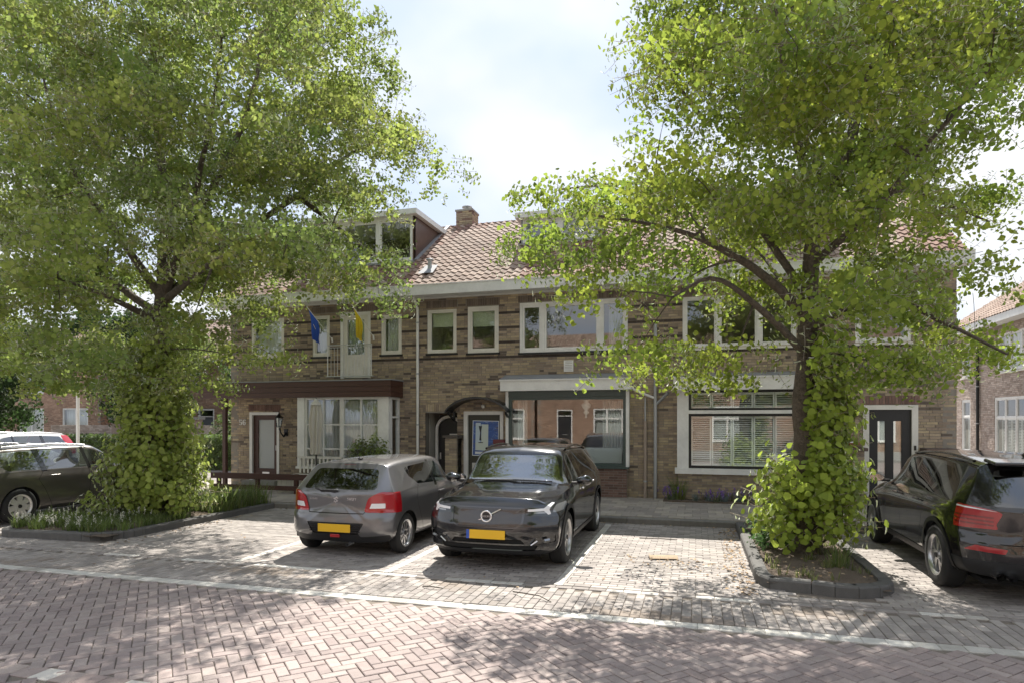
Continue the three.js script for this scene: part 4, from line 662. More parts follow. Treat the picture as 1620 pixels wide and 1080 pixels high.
// blobs and limbs are given in a plane through the trunk: [across, up, towards the back, radius]; across runs to the right along (ax, az)
function tree({ name = 'linden_tree', label, base, group, trunk, limbs, blobs, sprigs, cols, size = 0.078, bract = 0, dense = 0.4, tw = 1, axis = V(0.961, 0, -0.277), tint = [1, 1, 1], leafM = LEAFM, kinds = 3, shoots }) {
  const T = thing(name, label, 'tree', [base[0], 0, base[1]], 0, group), back = V(axis.z, 0, -axis.x).multiplyScalar(1);
  const W = (a, y, d) => V(axis.x * a + back.x * d, y, axis.z * a + back.z * d);
  const skel = [], wood = new MB();
  const curve = (pts, r0, r1, sides) => {
    const c = new THREE.CatmullRomCurve3(pts, false, 'centripetal'), n = Math.max(6, Math.ceil(c.getLength() / 0.25)), P = c.getPoints(n);
    const R = P.map((_, i) => r0 + (r1 - r0) * Math.pow(i / n, 0.8));
    for (let i = 1; i < n; i++) { P[i].x += fbm(P[i].x * 2, P[i].y * 2, 1, 2) * 0.06; P[i].z += fbm(P[i].z * 2, P[i].y * 2, 5, 2) * 0.06; }
    return [P, R, sides];
  };
  { const [P, R] = curve(trunk.pts.map((p) => W(p[0], p[1], p[2])), trunk.r, 0.03, 12); R[0] *= 1.35; R[1] *= 1.12; const m = new MB().tube(P, R, 14); mesh('trunk', m, M.bark, T); P.forEach((p, i) => skel.push([p, R[i]])); }
  for (const l of limbs) { const [P, R] = curve(l.pts.map((p) => W(p[0], p[1], p[2])), l.r * 0.76, 0.015, 8); mesh('limb', new MB().tube(P, R, 8), M.bark, T); P.forEach((p, i) => skel.push([p, R[i]])); }
  // clusters in the blobs
  const total = blobs.reduce((s, b) => s + b[3] * b[3] * (b[4] || 1), 0), clusters = [];
  for (const b of blobs) {
    const n = Math.max(1, Math.round(sprigs / 50 * b[3] * b[3] * (b[4] || 1) / total));
    for (let i = 0; i < n; i++) {
      const d = V(gauss(), gauss(), gauss()).normalize().multiplyScalar(Math.max(b[3] * 0.45, b[3] - dense) * Math.pow(rnd(), 0.45)); d.y *= 0.85;
      const c = W(b[0], b[1], b[2]).add(d); if (c.y < (trunk.clear || 2.3)) c.y = (trunk.clear || 2.3) + rnd() * 0.4;
      clusters.push(c);
    }
  }
  const centre = skel[Math.min(skel.length - 1, 20)][0];
  clusters.sort((a, b) => a.distanceTo(centre) - b.distanceTo(centre));
  const spr = Array.from({ length: kinds * 2 }, () => []), step = (c) => {
    let best = null, bd = 1e9; for (const s of skel) { const d = s[0].distanceTo(c) * (s[0].y > c.y + 0.2 ? 1.35 : 1) + (s[1] < 0.012 ? 0.25 : 0); if (d < bd) { bd = d; best = s; } } return best;
  };
  for (const c of clusters) {
    const s = step(c), L = s[0].distanceTo(c);
    if (L > 0.15) {
      const mid = s[0].clone().lerp(c, 0.5).add(V(gauss() * 0.06 * L, 0.1 * L, gauss() * 0.06 * L)), P = new THREE.QuadraticBezierCurve3(s[0].clone(), mid, c.clone()).getPoints(Math.max(3, Math.ceil(L / 0.3))), r0 = Math.min(s[1] * 0.75, 0.008 + 0.016 * L);
      const R = P.map((_, i) => Math.max(0.004, r0 * (1 - 0.8 * i / (P.length - 1)))); wood.tube(P, R, 5); for (let i = 1; i < P.length; i++) skel.push([P[i], R[i]]);
    }
    const cs = rr(0.65, 1.15), tone = rr(0.8, 1.2), warm = rr(-0.08, 0.07), n = 30 + Math.floor(rnd() * 40);
    for (let i = 0; i < n; i++) {
      const ra = rnd() * 6.283, rq = Math.sqrt(rnd()) * 1.55, o = V(Math.cos(ra) * rq, gauss() * 0.36 - 0.3 * rq * rq + 0.3, Math.sin(ra) * rq).multiplyScalar(dense * cs), p = c.clone().add(o), dir = o.clone().normalize().multiplyScalar(0.8).add(V(gauss() * 0.5, rr(-0.5, 0.35), gauss() * 0.5)).normalize();
      const t = tone * rr(0.85, 1.15); spr[Math.floor(rnd() * (rnd() < bract ? kinds * 2 : kinds))].push([p, dir, rr(0.8, 1.2), [t * (1 + warm) * tint[0], t * tint[1], t * (1 - warm) * tint[2]]]);
    }
  }
  if (shoots) shoots.forEach(([h0, h1, rad, n, sc, side]) => { for (let i = 0; i < n; i++) { const h = rr(h0, h1), a = side ? rr(-0.9, 1.5) : rnd() * 6.283, r = rad * (0.25 + 0.75 * Math.sqrt(rnd())) * (1 - 0.45 * (h - h0) / (h1 - h0 + 1e-3)) * (0.8 + 1.3 * fbm(Math.cos(a) * 1.6 + base[0], h * 2.2, Math.sin(a) * 1.6, 3)), p = V(Math.cos(a) * r, h, Math.sin(a) * r), t = rr(0.85, 1.3); spr[i % kinds].push([p, V(Math.cos(a), rr(-0.2, 0.9), Math.sin(a)).normalize(), sc * rr(0.8, 1.25), [t * 1.15, t * 1.12, t]]); if (i % 9 === 0) { const b0 = V(0, Math.max(0.05, h - r * 1.2), 0); wood.tube([b0, b0.clone().lerp(p, 0.6), p], [0.012, 0.009, 0.004], 4); } } });
  stuff(mesh("branch_tangle", wood, M.bark, T));
  spr.forEach((l, k) => { if (l.length) instanced('leaves', sprigGeo({ size: size * tw, cols, bract: k >= kinds ? 0.75 : 0, leaves: k % kinds === 1 ? 10 : 8, len: 0.26 + 0.04 * (k % kinds) }), leafM, l, T); });
  return T;
}
seed(41);
// the two street lindens: the numbers are metres across, up and back from the foot of each trunk
const toM = (list, u0, dep0, lat0) => list.map(([px, py, dep, r, w]) => { const d = dep0 + dep; return [(px - 810) * d / 1010 - lat0, 1.97 + (664 - py) * d / 1010, dep, r, w]; });
const bl = (list, dep0, lat0, R) => toM(list.flatMap(([px, py, rp, w]) => { const r = rp * dep0 / 1010, l = (px - 810) * dep0 / 1010 - lat0, span = Math.sqrt(Math.max(0.25, R * R - l * l)) * 0.72; return r > 0.75 ? [[px, py, -span * rr(0.5, 1), r * 0.9, (w || 1) * 0.45], [px, py, rr(-0.4, 0.4), r, w], [px, py, span * rr(0.5, 1), r * 0.95, w]] : [[px, py, rr(-0.5, 0.5) * span, r, w]]; }), 0, dep0, lat0);
{
  const dep0 = 9.0, lat0 = (1272 - 810) * 9.0 / 1010, L = (pts) => toM(pts, 0, dep0, lat0);
  tree({ label: 'bright green linden tree with leafy shoots on its bare-soil island', base: [1.5, 5.9], trunk: { r: 0.2, clear: 2.6, pts: [[0, 0, 0], ...L([[1272, 760, 0], [1268, 640, 0], [1275, 520, 0.1], [1278, 430, 0], [1292, 330, -0.2], [1335, 240, -0.3], [1362, 140, -0.3], [1388, 0, -0.2], [1400, -170, 0]])] },
    limbs: [{ r: 0.11, pts: L([[1277, 440, 0], [1287, 250, 0.4], [1240, 205, 0.7], [1170, 188, 0.9], [1115, 180, 1.2]]) }, { r: 0.1, pts: L([[1285, 300, 0.2], [1245, 190, -0.4], [1235, 100, -0.8], [1222, -20, -1], [1215, -150, -1]]) }, { r: 0.08, pts: L([[1352, 190, -0.3], [1370, 110, 0.4], [1440, 68, 0.9], [1505, 20, 1.2], [1545, -60, 1.4]]) },
      { r: 0.1, pts: L([[1273, 500, 0], [1190, 425, -0.4], [1120, 385, -0.8], [1050, 360, -1], [930, 340, -1.2]]) }, { r: 0.08, pts: L([[1275, 470, 0], [1170, 330, 0.5], [1110, 300, 0.9], [1000, 290, 1.1], [880, 300, 1.0]]) }, { r: 0.08, pts: L([[1270, 560, 0], [1190, 480, -0.6], [1120, 440, -1.2], [1060, 470, -1.5]]) },
      { r: 0.09, pts: L([[1285, 360, 0], [1420, 300, 0.6], [1490, 320, 0.8], [1560, 350, 1]]) }, { r: 0.08, pts: L([[1278, 520, 0], [1390, 470, -0.5], [1490, 510, -0.8], [1590, 560, -0.9]]) }, { r: 0.08, pts: L([[1280, 420, 0], [1380, 330, -1], [1470, 220, -1.6], [1560, 110, -1.9]]) }, { r: 0.06, pts: L([[1276, 500, 0], [1230, 440, 1.2], [1180, 380, 2.2]]) }, { r: 0.05, pts: L([[1110, 190, 1.2], [1060, 120, 1.1], [1020, 70, 1]]) }],
    blobs: bl([[1150, 60, 150], [1300, 40, 180], [1450, 50, 180], [1590, 80, 150], [1230, 180, 150], [1400, 190, 160], [1080, 110, 90], [1020, 60, 50], [1250, -160, 240, 0.4], [1440, -130, 230, 0.4], [1600, -60, 170, 0.45], [1090, -60, 110, 0.5],
      [900, 300, 70], [970, 320, 85], [1070, 310, 100], [850, 310, 42], [840, 380, 22], [930, 390, 50], [860, 405, 26], [1060, 210, 50], [1190, 330, 120], [1310, 330, 110], [1420, 320, 90], [1520, 330, 80], [1575, 300, 40], [1560, 400, 45], [1500, 190, 60],
      [935, 470, 30], [1000, 400, 50], [1090, 430, 80], [1190, 470, 80], [1330, 460, 95], [1440, 470, 80], [1550, 550, 42], [1600, 580, 32], [1080, 545, 45], [1170, 560, 45], [1000, 592, 18], [1045, 605, 20], [1130, 600, 28], [1330, 560, 70], [1430, 580, 45], [1490, 540, 45], [1390, 630, 22], [1400, 400, 70], [1490, 430, 55], [1360, 260, 90], [1540, 470, 40]], dep0, lat0, 4.3),
    sprigs: 11500, cols: greenB, size: 0.06, bract: 0.05, shoots: [[0.3, 1.25, 0.58, 300, 1.4], [0.8, 2.2, 0.46, 190, 1.35, 1], [1.9, 3.1, 0.36, 130, 1.3, 1]], tint: [1.03, 1, 0.9] });
}
{
  const dep0 = 12.4, lat0 = (245 - 810) * 12.4 / 1010, L = (pts) => toM(pts, 0, dep0, lat0);
  tree({ label: 'large dense linden tree hung with yellow blossom on its grassy island', base: [-10.1, 5.7], trunk: { r: 0.24, clear: 2.3, pts: [[0, 0, 0], ...L([[247, 700, 0], [252, 560, 0], [258, 450, 0], [262, 340, 0.2], [250, 200, 0.3], [240, 0, 0.2], [240, -200, 0]])] },
    limbs: [{ r: 0.14, pts: L([[256, 470, 0], [300, 360, -0.5], [365, 240, -0.8], [405, 120, -1], [410, 0, -1]]) }, { r: 0.13, pts: L([[256, 480, 0], [340, 400, 0.2], [470, 310, 0.4], [560, 240, 0.5], [640, 210, 0.5]]) }, { r: 0.13, pts: L([[255, 470, 0], [190, 380, -0.4], [110, 260, -0.9], [60, 100, -1.3]]) }, { r: 0.11, pts: L([[254, 500, 0], [150, 430, 0.6], [50, 380, 1.0], [-40, 350, 1.2]]) }, { r: 0.1, pts: L([[255, 480, 0], [330, 420, -1.5], [430, 380, -2.8], [520, 350, -3.4]]) }, { r: 0.1, pts: L([[254, 510, 0], [170, 470, -1.6], [90, 440, -3]]) }, { r: 0.09, pts: L([[258, 420, 0], [300, 320, 1.6], [360, 220, 3]]) }, { r: 0.08, pts: L([[300, 360, -0.5], [330, 200, -2], [350, 60, -3]]) }, { r: 0.08, pts: L([[470, 310, 0.4], [560, 380, 0.6], [620, 430, 0.8]]) }],
    blobs: bl([[450, 60, 120], [300, 80, 160], [120, 100, 170], [-40, 150, 150, 0.6], [540, 170, 90], [620, 220, 65], [680, 265, 34], [600, 130, 40], [540, 60, 50], [420, 220, 140], [250, 260, 160], [80, 300, 160], [550, 310, 80], [610, 420, 36], [560, 400, 60], [440, 390, 110], [300, 420, 120], [130, 450, 130], [0, 470, 110, 0.7], [600, 470, 24], [520, 455, 45], [490, 420, 60], [410, 490, 60], [290, 540, 85], [150, 560, 90], [30, 560, 80], [370, 560, 45], [430, 560, 24], [320, 610, 38], [200, 630, 40], [80, 630, 36], [330, -120, 250, 0.4], [120, -110, 240, 0.4], [500, -50, 90, 0.7]], dep0, lat0, 6),
    sprigs: 21500, cols: greenA, size: 0.062, bract: 0.45, shoots: [[0.2, 1.4, 0.9, 560, 1.4], [1.2, 2.4, 0.65, 320, 1.4], [2.2, 3.4, 0.45, 200, 1.3]], tint: [1, 1, 1] });
}
// trees across the street, behind the camera, and two further off on the left
{
  const simple = (label, base, h, r, n, o = {}) => tree({ label, base, trunk: { r: 0.17, clear: o.clear ?? h * 0.28, pts: [[0, 0, 0], [0.05, h * 0.25, 0], [0, h * 0.55, 0.1], [0.1, h * 0.85, 0]] }, limbs: [[1, 0.2], [-0.8, 0.6], [0.2, -1], [-0.4, -0.7]].map(([a, d]) => ({ r: 0.07, pts: [[0, h * 0.35, 0], [a * r * 0.4, h * 0.5, d * r * 0.4], [a * r * 0.75, h * 0.66, d * r * 0.75]] })),
    blobs: Array.from({ length: 11 }, () => { const a = rnd() * 6.28, q = r * 0.62 * Math.sqrt(rnd()); return [Math.cos(a) * q, h * rr(o.low ?? 0.42, 0.86), Math.sin(a) * q, r * rr(0.36, 0.52)]; }), sprigs: n, cols: greenB, size: 0.13, kinds: 2, dense: 0.7, axis: V(1, 0, 0), ...o });
  simple('round linden tree on the far pavement before the blue door', [-15.2, 19.6], 8.6, 3, 2300, { group: 'trees across the street' });
  simple('slim linden tree on the far pavement by the grey door', [5.4, 19.8], 8, 2.6, 1900, { group: 'trees across the street' });
  simple('tall dark tree behind the clipped hedge in the side street', [-26.5, -9], 9, 4, 3000, { clear: 1.2, low: 0.24, cols: [[0.05, 0.09, 0.025], [0.06, 0.1, 0.03]] });
  simple('low spreading tree beside the garden wall', [-19.8, -11.5], 6.2, 3, 1900, { cols: [[0.06, 0.1, 0.03], [0.075, 0.12, 0.03]] });
  simple('shady tree behind the silver wagon', [-33, -6.5], 8, 4, 2800, { clear: 1, low: 0.22, cols: [[0.05, 0.09, 0.025], [0.06, 0.1, 0.03]] });
}
// ---------------------------------------------------------------- cars: a lofted shell, cut into panels, panes and lamps
const CSG = new Evaluator(); CSG.useGroups = false; CSG.attributes = ['position', 'normal'];
const paint = (rgb, rough = 0.32, metal = 0.25) => phys(rgb, rough, { metalness: metal, clearcoat: 1, clearcoatRoughness: 0.03 });
const CM = {
  screen: phys([0.5, 0.56, 0.55], 0.0, { transmission: 1, thickness: 0, ior: 3.6 }),
  glass: phys([0.62, 0.68, 0.66], 0.0, { transmission: 1, thickness: 0, ior: 2.7 }), dark: phys([0.1, 0.105, 0.11], 0.0, { transmission: 1, thickness: 0, ior: 2.2 }),
  trim: mat([0.014, 0.014, 0.015], 0.55), rubber: mat([0.018, 0.018, 0.018], 0.85), gloss: phys([0.006, 0.006, 0.007], 0.08, { clearcoat: 1 }), alloy: mat([0.62, 0.62, 0.63], 0.28, { metalness: 0.9 }), chrome: mat([0.8, 0.8, 0.8], 0.1, { metalness: 1 }),
  red: phys([0.34, 0.006, 0.01], 0.12, { clearcoat: 1 }), redDark: phys([0.16, 0.004, 0.008], 0.15, { clearcoat: 1 }), lampWhite: phys([0.72, 0.72, 0.72], 0.15, { clearcoat: 1 }), lens: mat([0.3, 0.31, 0.32], 0.15, { metalness: 0.6 }), plate: mat([0.72, 0.42, 0.012], 0.5), plateBlue: mat([0.02, 0.08, 0.4], 0.4), seat: mat([0.05, 0.05, 0.052], 0.9), liner: mat([0.008, 0.008, 0.008], 0.95), seatPale: mat([0.25, 0.25, 0.24], 0.9),
};
const pchip = (xs, ys) => {                                // monotone cubic through the stations
  const n = xs.length, h = [], d = [], m = new Array(n).fill(0);
  for (let i = 0; i + 1 < n; i++) { h.push(xs[i + 1] - xs[i]); d.push((ys[i + 1] - ys[i]) / h[i]); }
  m[0] = d[0]; m[n - 1] = d[n - 2]; for (let i = 1; i + 1 < n; i++) m[i] = d[i - 1] * d[i] <= 0 ? 0 : 2 * d[i - 1] * d[i] / (d[i - 1] + d[i]);
  return (x) => { let i = 0; while (i + 2 < n && x > xs[i + 1]) i++; const t = Math.min(1, Math.max(0, (x - xs[i]) / h[i])), a = 1 - t; return ys[i] * (1 + 2 * t) * a * a + h[i] * m[i] * t * a * a + ys[i + 1] * t * t * (3 - 2 * t) - h[i] * m[i + 1] * t * t * a; };
};
const chaikin = (p, n) => { for (let k = 0; k < n; k++) { const q = [p[0]]; for (let i = 0; i + 1 < p.length; i++) { const a = p[i], b = p[i + 1]; q.push([a[0] * 0.75 + b[0] * 0.25, a[1] * 0.75 + b[1] * 0.25], [a[0] * 0.25 + b[0] * 0.75, a[1] * 0.25 + b[1] * 0.75]); } q.push(p[p.length - 1]); p = q; } return p; };
// stations: [t, bottom y, sill w, waist w, waist y, belt w, belt y, top edge w, top edge y, top y]
function carShell(S) {
  const cols = S.st[0].map((_, k) => pchip(S.st.map((r) => r[0]), S.st.map((r) => r[k])));
  const NT = S.nt || 72, rings = [];
  const sect = (t) => {
    const [, yb, ws, wm, ym, wb, yl, wt, ye, yc] = cols.map((f) => f(t));
    const half = chaikin([[0, yb], [ws * 0.8, yb], [ws, yb + 0.01], [wm * 0.985, yb + (ym - yb) * 0.3], [wm, ym], [wm * 0.99 + wb * 0.01, ym + (yl - ym) * 0.6], [wb, yl], [wb * 0.985 + wt * 0.015, yl + (ye - yl) * 0.06], [wt + (wb - wt) * 0.12, yl + (ye - yl) * 0.88], [wt, ye], [wt * 0.86, ye + (yc - ye) * 0.6], [wt * 0.45, yc - (yc - ye) * 0.12], [0, yc]], 2);
    return [...half, ...half.slice(1, -1).reverse().map(([x, y]) => [-x, y])];
  };
  const zAt = (t, x, y) => { const a = S.rear(Math.abs(x), y), b = S.front(Math.abs(x), Math.min(y, S.nose)); return a + (b - a) * t; };
  const P = [], idx = [];
  const put = (sec, t, k, cy) => { const r = P.length / 3; for (const [x, y] of sec) { const X = x * k, Y = cy + (y - cy) * k; P.push(X, Y, zAt(t, X, Y)); } rings.push(r); return sec.length; };
  let N; const caps = [0.04, 0.2, 0.4, 0.58, 0.72, 0.83, 0.91, 0.965, 0.99];
  const mid = (t) => (cols[1](t) + cols[9](t)) / 2;
  for (const k of caps) N = put(sect(0), 0, k, mid(0));
  for (let i = 0; i <= NT; i++) N = put(sect(i / NT), i / NT, 1, 0);
  for (const k of caps.slice().reverse()) N = put(sect(1), 1, k, mid(1));
  for (let r = 0; r + 1 < rings.length; r++) for (let i = 0; i < N; i++) { const a = rings[r] + i, b = rings[r] + (i + 1) % N, c = rings[r + 1] + i, d = rings[r + 1] + (i + 1) % N; idx.push(a, b, d, a, d, c); }
  for (let i = 1; i + 1 < N; i++) { idx.push(rings[0], rings[0] + i + 1, rings[0] + i); const q = rings[rings.length - 1]; idx.push(q, q + i, q + i + 1); }
  const g = new THREE.BufferGeometry(); g.setAttribute('position', new THREE.Float32BufferAttribute(P, 3)); g.setIndex(idx); g.computeVertexNormals();
  return g;
}
const poly = (pts, r = 0) => { const s = new THREE.Shape(); if (!r) { s.setFromPoints(pts.map((p) => new THREE.Vector2(...p))); return s; } const n = pts.length; pts.forEach((p, i) => { const a = pts[(i + n - 1) % n], b = pts[(i + 1) % n], la = Math.hypot(a[0] - p[0], a[1] - p[1]), lb = Math.hypot(b[0] - p[0], b[1] - p[1]), k = Math.min(r, la / 2.2, lb / 2.2), s0 = [p[0] + (a[0] - p[0]) * k / la, p[1] + (a[1] - p[1]) * k / la], s1 = [p[0] + (b[0] - p[0]) * k / lb, p[1] + (b[1] - p[1]) * k / lb]; if (i) s.lineTo(...s0); else s.moveTo(...s0); s.quadraticCurveTo(p[0], p[1], ...s1); }); s.closePath(); return s; };
const brush = (g) => { g.deleteAttribute('uv'); const b = new Brush(g); b.updateMatrixWorld(); return b; };
// cutters: side (z, y) outline on one side (s = 1 right of +x, -1) ; end (x, y) outline between z0 and z1 ; wheel cylinder
const cutSide = (pts, s, r = 0.03, x0 = 0.25) => { const g = new THREE.ExtrudeGeometry(poly(pts.map(([z, y]) => [-z, y]), r), { depth: 1.2, bevelEnabled: false, curveSegments: 4 }); g.rotateY(Math.PI / 2); g.translate(s > 0 ? x0 : -x0 - 1.2, 0, 0); return brush(g); };
const cutEnd = (pts, z0, z1, r = 0.03) => { const g = new THREE.ExtrudeGeometry(poly(pts, r), { depth: z1 - z0, bevelEnabled: false, curveSegments: 4 }); g.translate(0, 0, z0); return brush(g); };
const cutWheel = (z, y, r, s, x0 = 0.3) => { const g = new THREE.CylinderGeometry(r, r, 1.2, 40); g.rotateZ(Math.PI / 2); g.translate(s * (x0 + 0.6), y, z); return brush(g); };
const cutTop = (pts, y0, y1, r = 0.03) => { const g = new THREE.ExtrudeGeometry(poly(pts.map(([x, z]) => [x, -z]), r), { depth: y1 - y0, bevelEnabled: false, curveSegments: 4 }); g.rotateX(-Math.PI / 2); g.translate(0, y0, 0); return brush(g); };
const mirrorPts = (pts) => pts.map(([x, y]) => [-x, y]).reverse();
class Car {
  constructor(name, label, spec, pos, turn, body) { this.S = spec; this.T = thing(name, label, 'car', pos, turn); this.shell = brush(carShell(spec)); this.m = body; }
  // takes the piece inside the cutter out of the shell and makes it a part of its own
  take(cut, name, m, parent = this.T, shift = 0) {
    const a = CSG.evaluate(this.shell, cut, HOLLOW_INTERSECTION), b = CSG.evaluate(this.shell, cut, HOLLOW_SUBTRACTION);
    b.geometry.deleteAttribute('uv'); this.shell = new Brush(b.geometry); this.shell.updateMatrixWorld();
    if (!name || !a.geometry.attributes.position.count) return null;
    const g = this.clean(a.geometry); if (shift) { const p = g.attributes.position, n = g.attributes.normal; for (let i = 0; i < p.count; i++) p.setXYZ(i, p.getX(i) + n.getX(i) * shift, p.getY(i) + n.getY(i) * shift, p.getZ(i) + n.getZ(i) * shift); }
    return mesh(name, g, m, parent);
  }
  clean(g) { const n = g.drawRange.count === Infinity ? undefined : g.drawRange.count; const q = new THREE.BufferGeometry(); let src = g; if (g.index) { const ix = Array.from(g.index.array.slice(g.drawRange.start || 0, n !== undefined ? (g.drawRange.start || 0) + n : g.index.count)); src = new THREE.BufferGeometry(); src.setAttribute('position', g.attributes.position); src.setAttribute('normal', g.attributes.normal); src.setIndex(ix); } q.copy(src); return q; }
  done() {
    mesh('body', this.clean(this.shell.geometry), this.m, this.T);
    const { low, k } = this.S; if (!k) return;                 // lower roof line: everything above the belt is drawn together
    const seen = new Set(); this.T.traverse((o) => { if (!o.isMesh || seen.has(o.geometry) || o.position.lengthSq() || o.parent.position.lengthSq() && o.parent !== this.T) return; seen.add(o.geometry); const p = o.geometry.attributes.position, n = o.geometry.attributes.normal; for (let i = 0; i < p.count; i++) { const y = p.getY(i); if (y <= low) continue; p.setY(i, low + (y - low) * k); const q = V(n.getX(i), n.getY(i) / k, n.getZ(i)).normalize(); n.setXYZ(i, q.x, q.y, q.z); } });
  }
}
function wheel(parent, x, y, z, r, s, o) {                  // s: side the rim faces (+1 / -1 along x)
  const w = part('wheel', parent); w.position.set(x, y, z); w.rotation.y = s > 0 ? 0 : Math.PI; if (o.steer) w.rotation.y += o.steer;
  const hw = o.width / 2, rim = o.rim, prof = [[rim - 0.015, -hw + 0.02], [rim, -hw], [r - 0.035, -hw], [r - 0.008, -hw + 0.025], [r, -hw + 0.05], [r, hw - 0.05], [r - 0.008, hw - 0.025], [r - 0.035, hw], [rim + 0.012, hw], [rim, hw - 0.012], [rim - 0.015, hw - 0.02]];
  const ax = (g) => g.rotateZ(-Math.PI / 2);
  mesh('tyre', ax(new THREE.LatheGeometry(prof.map((p) => new THREE.Vector2(...p)), 48)), CM.rubber, w);
  const m = new MB(); m.add(ax(new THREE.LatheGeometry([[rim - 0.03, -hw + 0.03], [rim - 0.03, hw - 0.04], [rim, hw - 0.015], [rim + 0.004, hw - 0.004], [rim - 0.008, hw - 0.004], [rim - 0.03, hw - 0.03]].map((p) => new THREE.Vector2(...p)), 48)));
  const n = o.spokes, tw = o.twin ? [-0.12, 0.12] : [0];
  for (let i = 0; i < n; i++) for (const t of tw) {
    const a = (i / n) * 2 * Math.PI, b = a + t * (o.fan ?? 1), sw = o.sw, R1 = rim - 0.012, c0 = 0.045, f = hw - (o.dish ?? 0.035);
    const p = (rad, ang, off, xx) => [xx, Math.cos(ang) * rad - Math.sin(ang) * off, Math.sin(ang) * rad + Math.cos(ang) * off];
    const w0 = sw * 0.8, w1 = sw * (o.flare ?? 1), A = p(c0, a, -w0 / 2, f), B = p(c0, a, w0 / 2, f), C = p(R1, b, w1 / 2, f - 0.005), D = p(R1, b, -w1 / 2, f - 0.005), k = 0.035, E = (q) => [q[0] - k, q[1], q[2]];
    m.quad(A, B, C, D).quad(E(A), A, D, E(D)).quad(B, E(B), E(C), C);
  }
  m.add(new THREE.CylinderGeometry(0.06, 0.065, 0.05, 20).rotateZ(-Math.PI / 2).translate(hw - 0.05, 0, 0));
  mesh('rim', m, o.m || CM.alloy, w);
  mesh('brake', new THREE.CylinderGeometry(rim * 0.72, rim * 0.72, 0.03, 28).rotateZ(Math.PI / 2).translate(-0.02, 0, 0), mat([0.09, 0.085, 0.08], 0.5, { metalness: 0.5 }), w);
  mesh('hub_cap', new THREE.CylinderGeometry(0.032, 0.034, 0.012, 16).rotateZ(-Math.PI / 2).translate(hw - 0.02, 0, 0), CM.trim, w);
  return w;
}
function cabin(T, c) {                                      // what shows through the panes
  const I = part('interior', T);
  mesh('floor', B6(-c.w + 0.12, c.fl, c.z0, c.w - 0.12, c.fl + 0.05, c.z1), CM.seat, I);
  for (const s of [-1, 1]) mesh('door_lining', B6(s > 0 ? c.w - 0.16 : -c.w + 0.1, c.fl, c.z0, s > 0 ? c.w - 0.1 : -c.w + 0.16, c.belt - 0.03, c.z1), CM.seat, I);
  const seat = (x, z, w, m) => { const s = part('seat', I); mesh('cushion', new RoundedBoxGeometry(w, 0.2, 0.5, 2, 0.06).translate(x, c.fl + 0.22, z), m, s); const b = new RoundedBoxGeometry(w * 0.95, 0.62, 0.16, 2, 0.06).rotateX(-0.22); mesh('backrest', b.translate(x, c.fl + 0.58, z - 0.28), m, s); const h = new RoundedBoxGeometry(w > 0.6 ? 0.26 : w * 0.5, 0.17, 0.1, 2, 0.04).rotateX(-0.15); mesh('headrest', h.translate(x, c.fl + 0.98, z - 0.36), m, s); };
  const m = c.seatM || CM.seat; seat(-0.37, c.seat, 0.5, m); seat(0.37, c.seat, 0.5, m); seat(-0.37, c.seat - 0.88, 0.6, m); seat(0.37, c.seat - 0.88, 0.6, m);
  mesh('dashboard', new RoundedBoxGeometry(c.w * 2 - 0.3, 0.24, 0.5, 2, 0.07).translate(0, c.belt - 0.14, c.dash), CM.seat, I);
  const st = mesh('steering_wheel', new THREE.TorusGeometry(0.18, 0.016, 8, 24).rotateX(0.45), CM.trim, I); st.position.set(0.37, c.belt - 0.02, c.dash - 0.36);
  mesh('parcel_shelf', B6(-c.w + 0.18, c.belt - 0.12, c.z0, c.w - 0.18, c.belt - 0.1, c.seat - 1.3), CM.seat, I);
}
function mirrorPart(T, x, y, z, s, m, sz = 1) {
  const p = part('wing_mirror', T), g = new THREE.SphereGeometry(0.5, 18, 12); const P = g.attributes.position;
  for (let i = 0; i < P.count; i++) P.setXYZ(i, P.getX(i) * 0.23 * sz, P.getY(i) * 0.155 * sz * (1 + 0.12 * Math.sign(P.getX(i) * s)), Math.max(P.getZ(i) * 0.2, -0.035) * sz);
  g.computeVertexNormals(); g.translate(x + s * 0.12 * sz, y, z); mesh('housing', g, m, p);
  mesh('mirror_glass', new THREE.CircleGeometry(0.5, 20).scale(0.19 * sz, 0.12 * sz, 1).rotateY(Math.PI).translate(x + s * 0.12 * sz, y, z - 0.037 * sz), CM.chrome, p);
  mesh('stalk', new MB().bar([x - s * 0.06, y - 0.05, z], [x + s * 0.06, y - 0.05, z], 0.04, 0.07), CM.trim, p);
}
const seam = (car, pts, s, w = 0.007) => {                  // a door gap: a thin slot along a line in the side view
  const L = [], Rr = []; pts.forEach((p, i) => { const a = pts[Math.max(0, i - 1)], b = pts[Math.min(pts.length - 1, i + 1)], l = Math.hypot(b[0] - a[0], b[1] - a[1]), nx = -(b[1] - a[1]) / l, ny = (b[0] - a[0]) / l; L.push([p[0] + nx * w / 2, p[1] + ny * w / 2]); Rr.push([p[0] - nx * w / 2, p[1] - ny * w / 2]); });
  car.take(cutSide([...L, ...Rr.reverse()], s, 0, 0.35), 'door_gap', CM.liner, car.T, -0.006);
};
const handle = (T, x, y, z, s, m) => mesh('door_handle', new RoundedBoxGeometry(0.035, 0.03, 0.2, 2, 0.012).translate(x + s * 0.012, y, z), m, T);
const liners = (T, S, hw) => { for (const z of [S.fa, S.ra]) for (const s of [-1, 1]) { mesh('wheel_liner', new THREE.CylinderGeometry(S.arch + 0.012, S.arch + 0.012, 0.5, 28, 1, true, -0.2, Math.PI + 0.4).rotateZ(Math.PI / 2).translate(s * (hw - 0.28), S.wy + 0.0, z), CM.liner, T); } mesh('underbody', B6(-hw + 0.25, 0.19, -S.L / 2 + 0.35, hw - 0.25, 0.24, S.L / 2 - 0.3), CM.liner, T); };
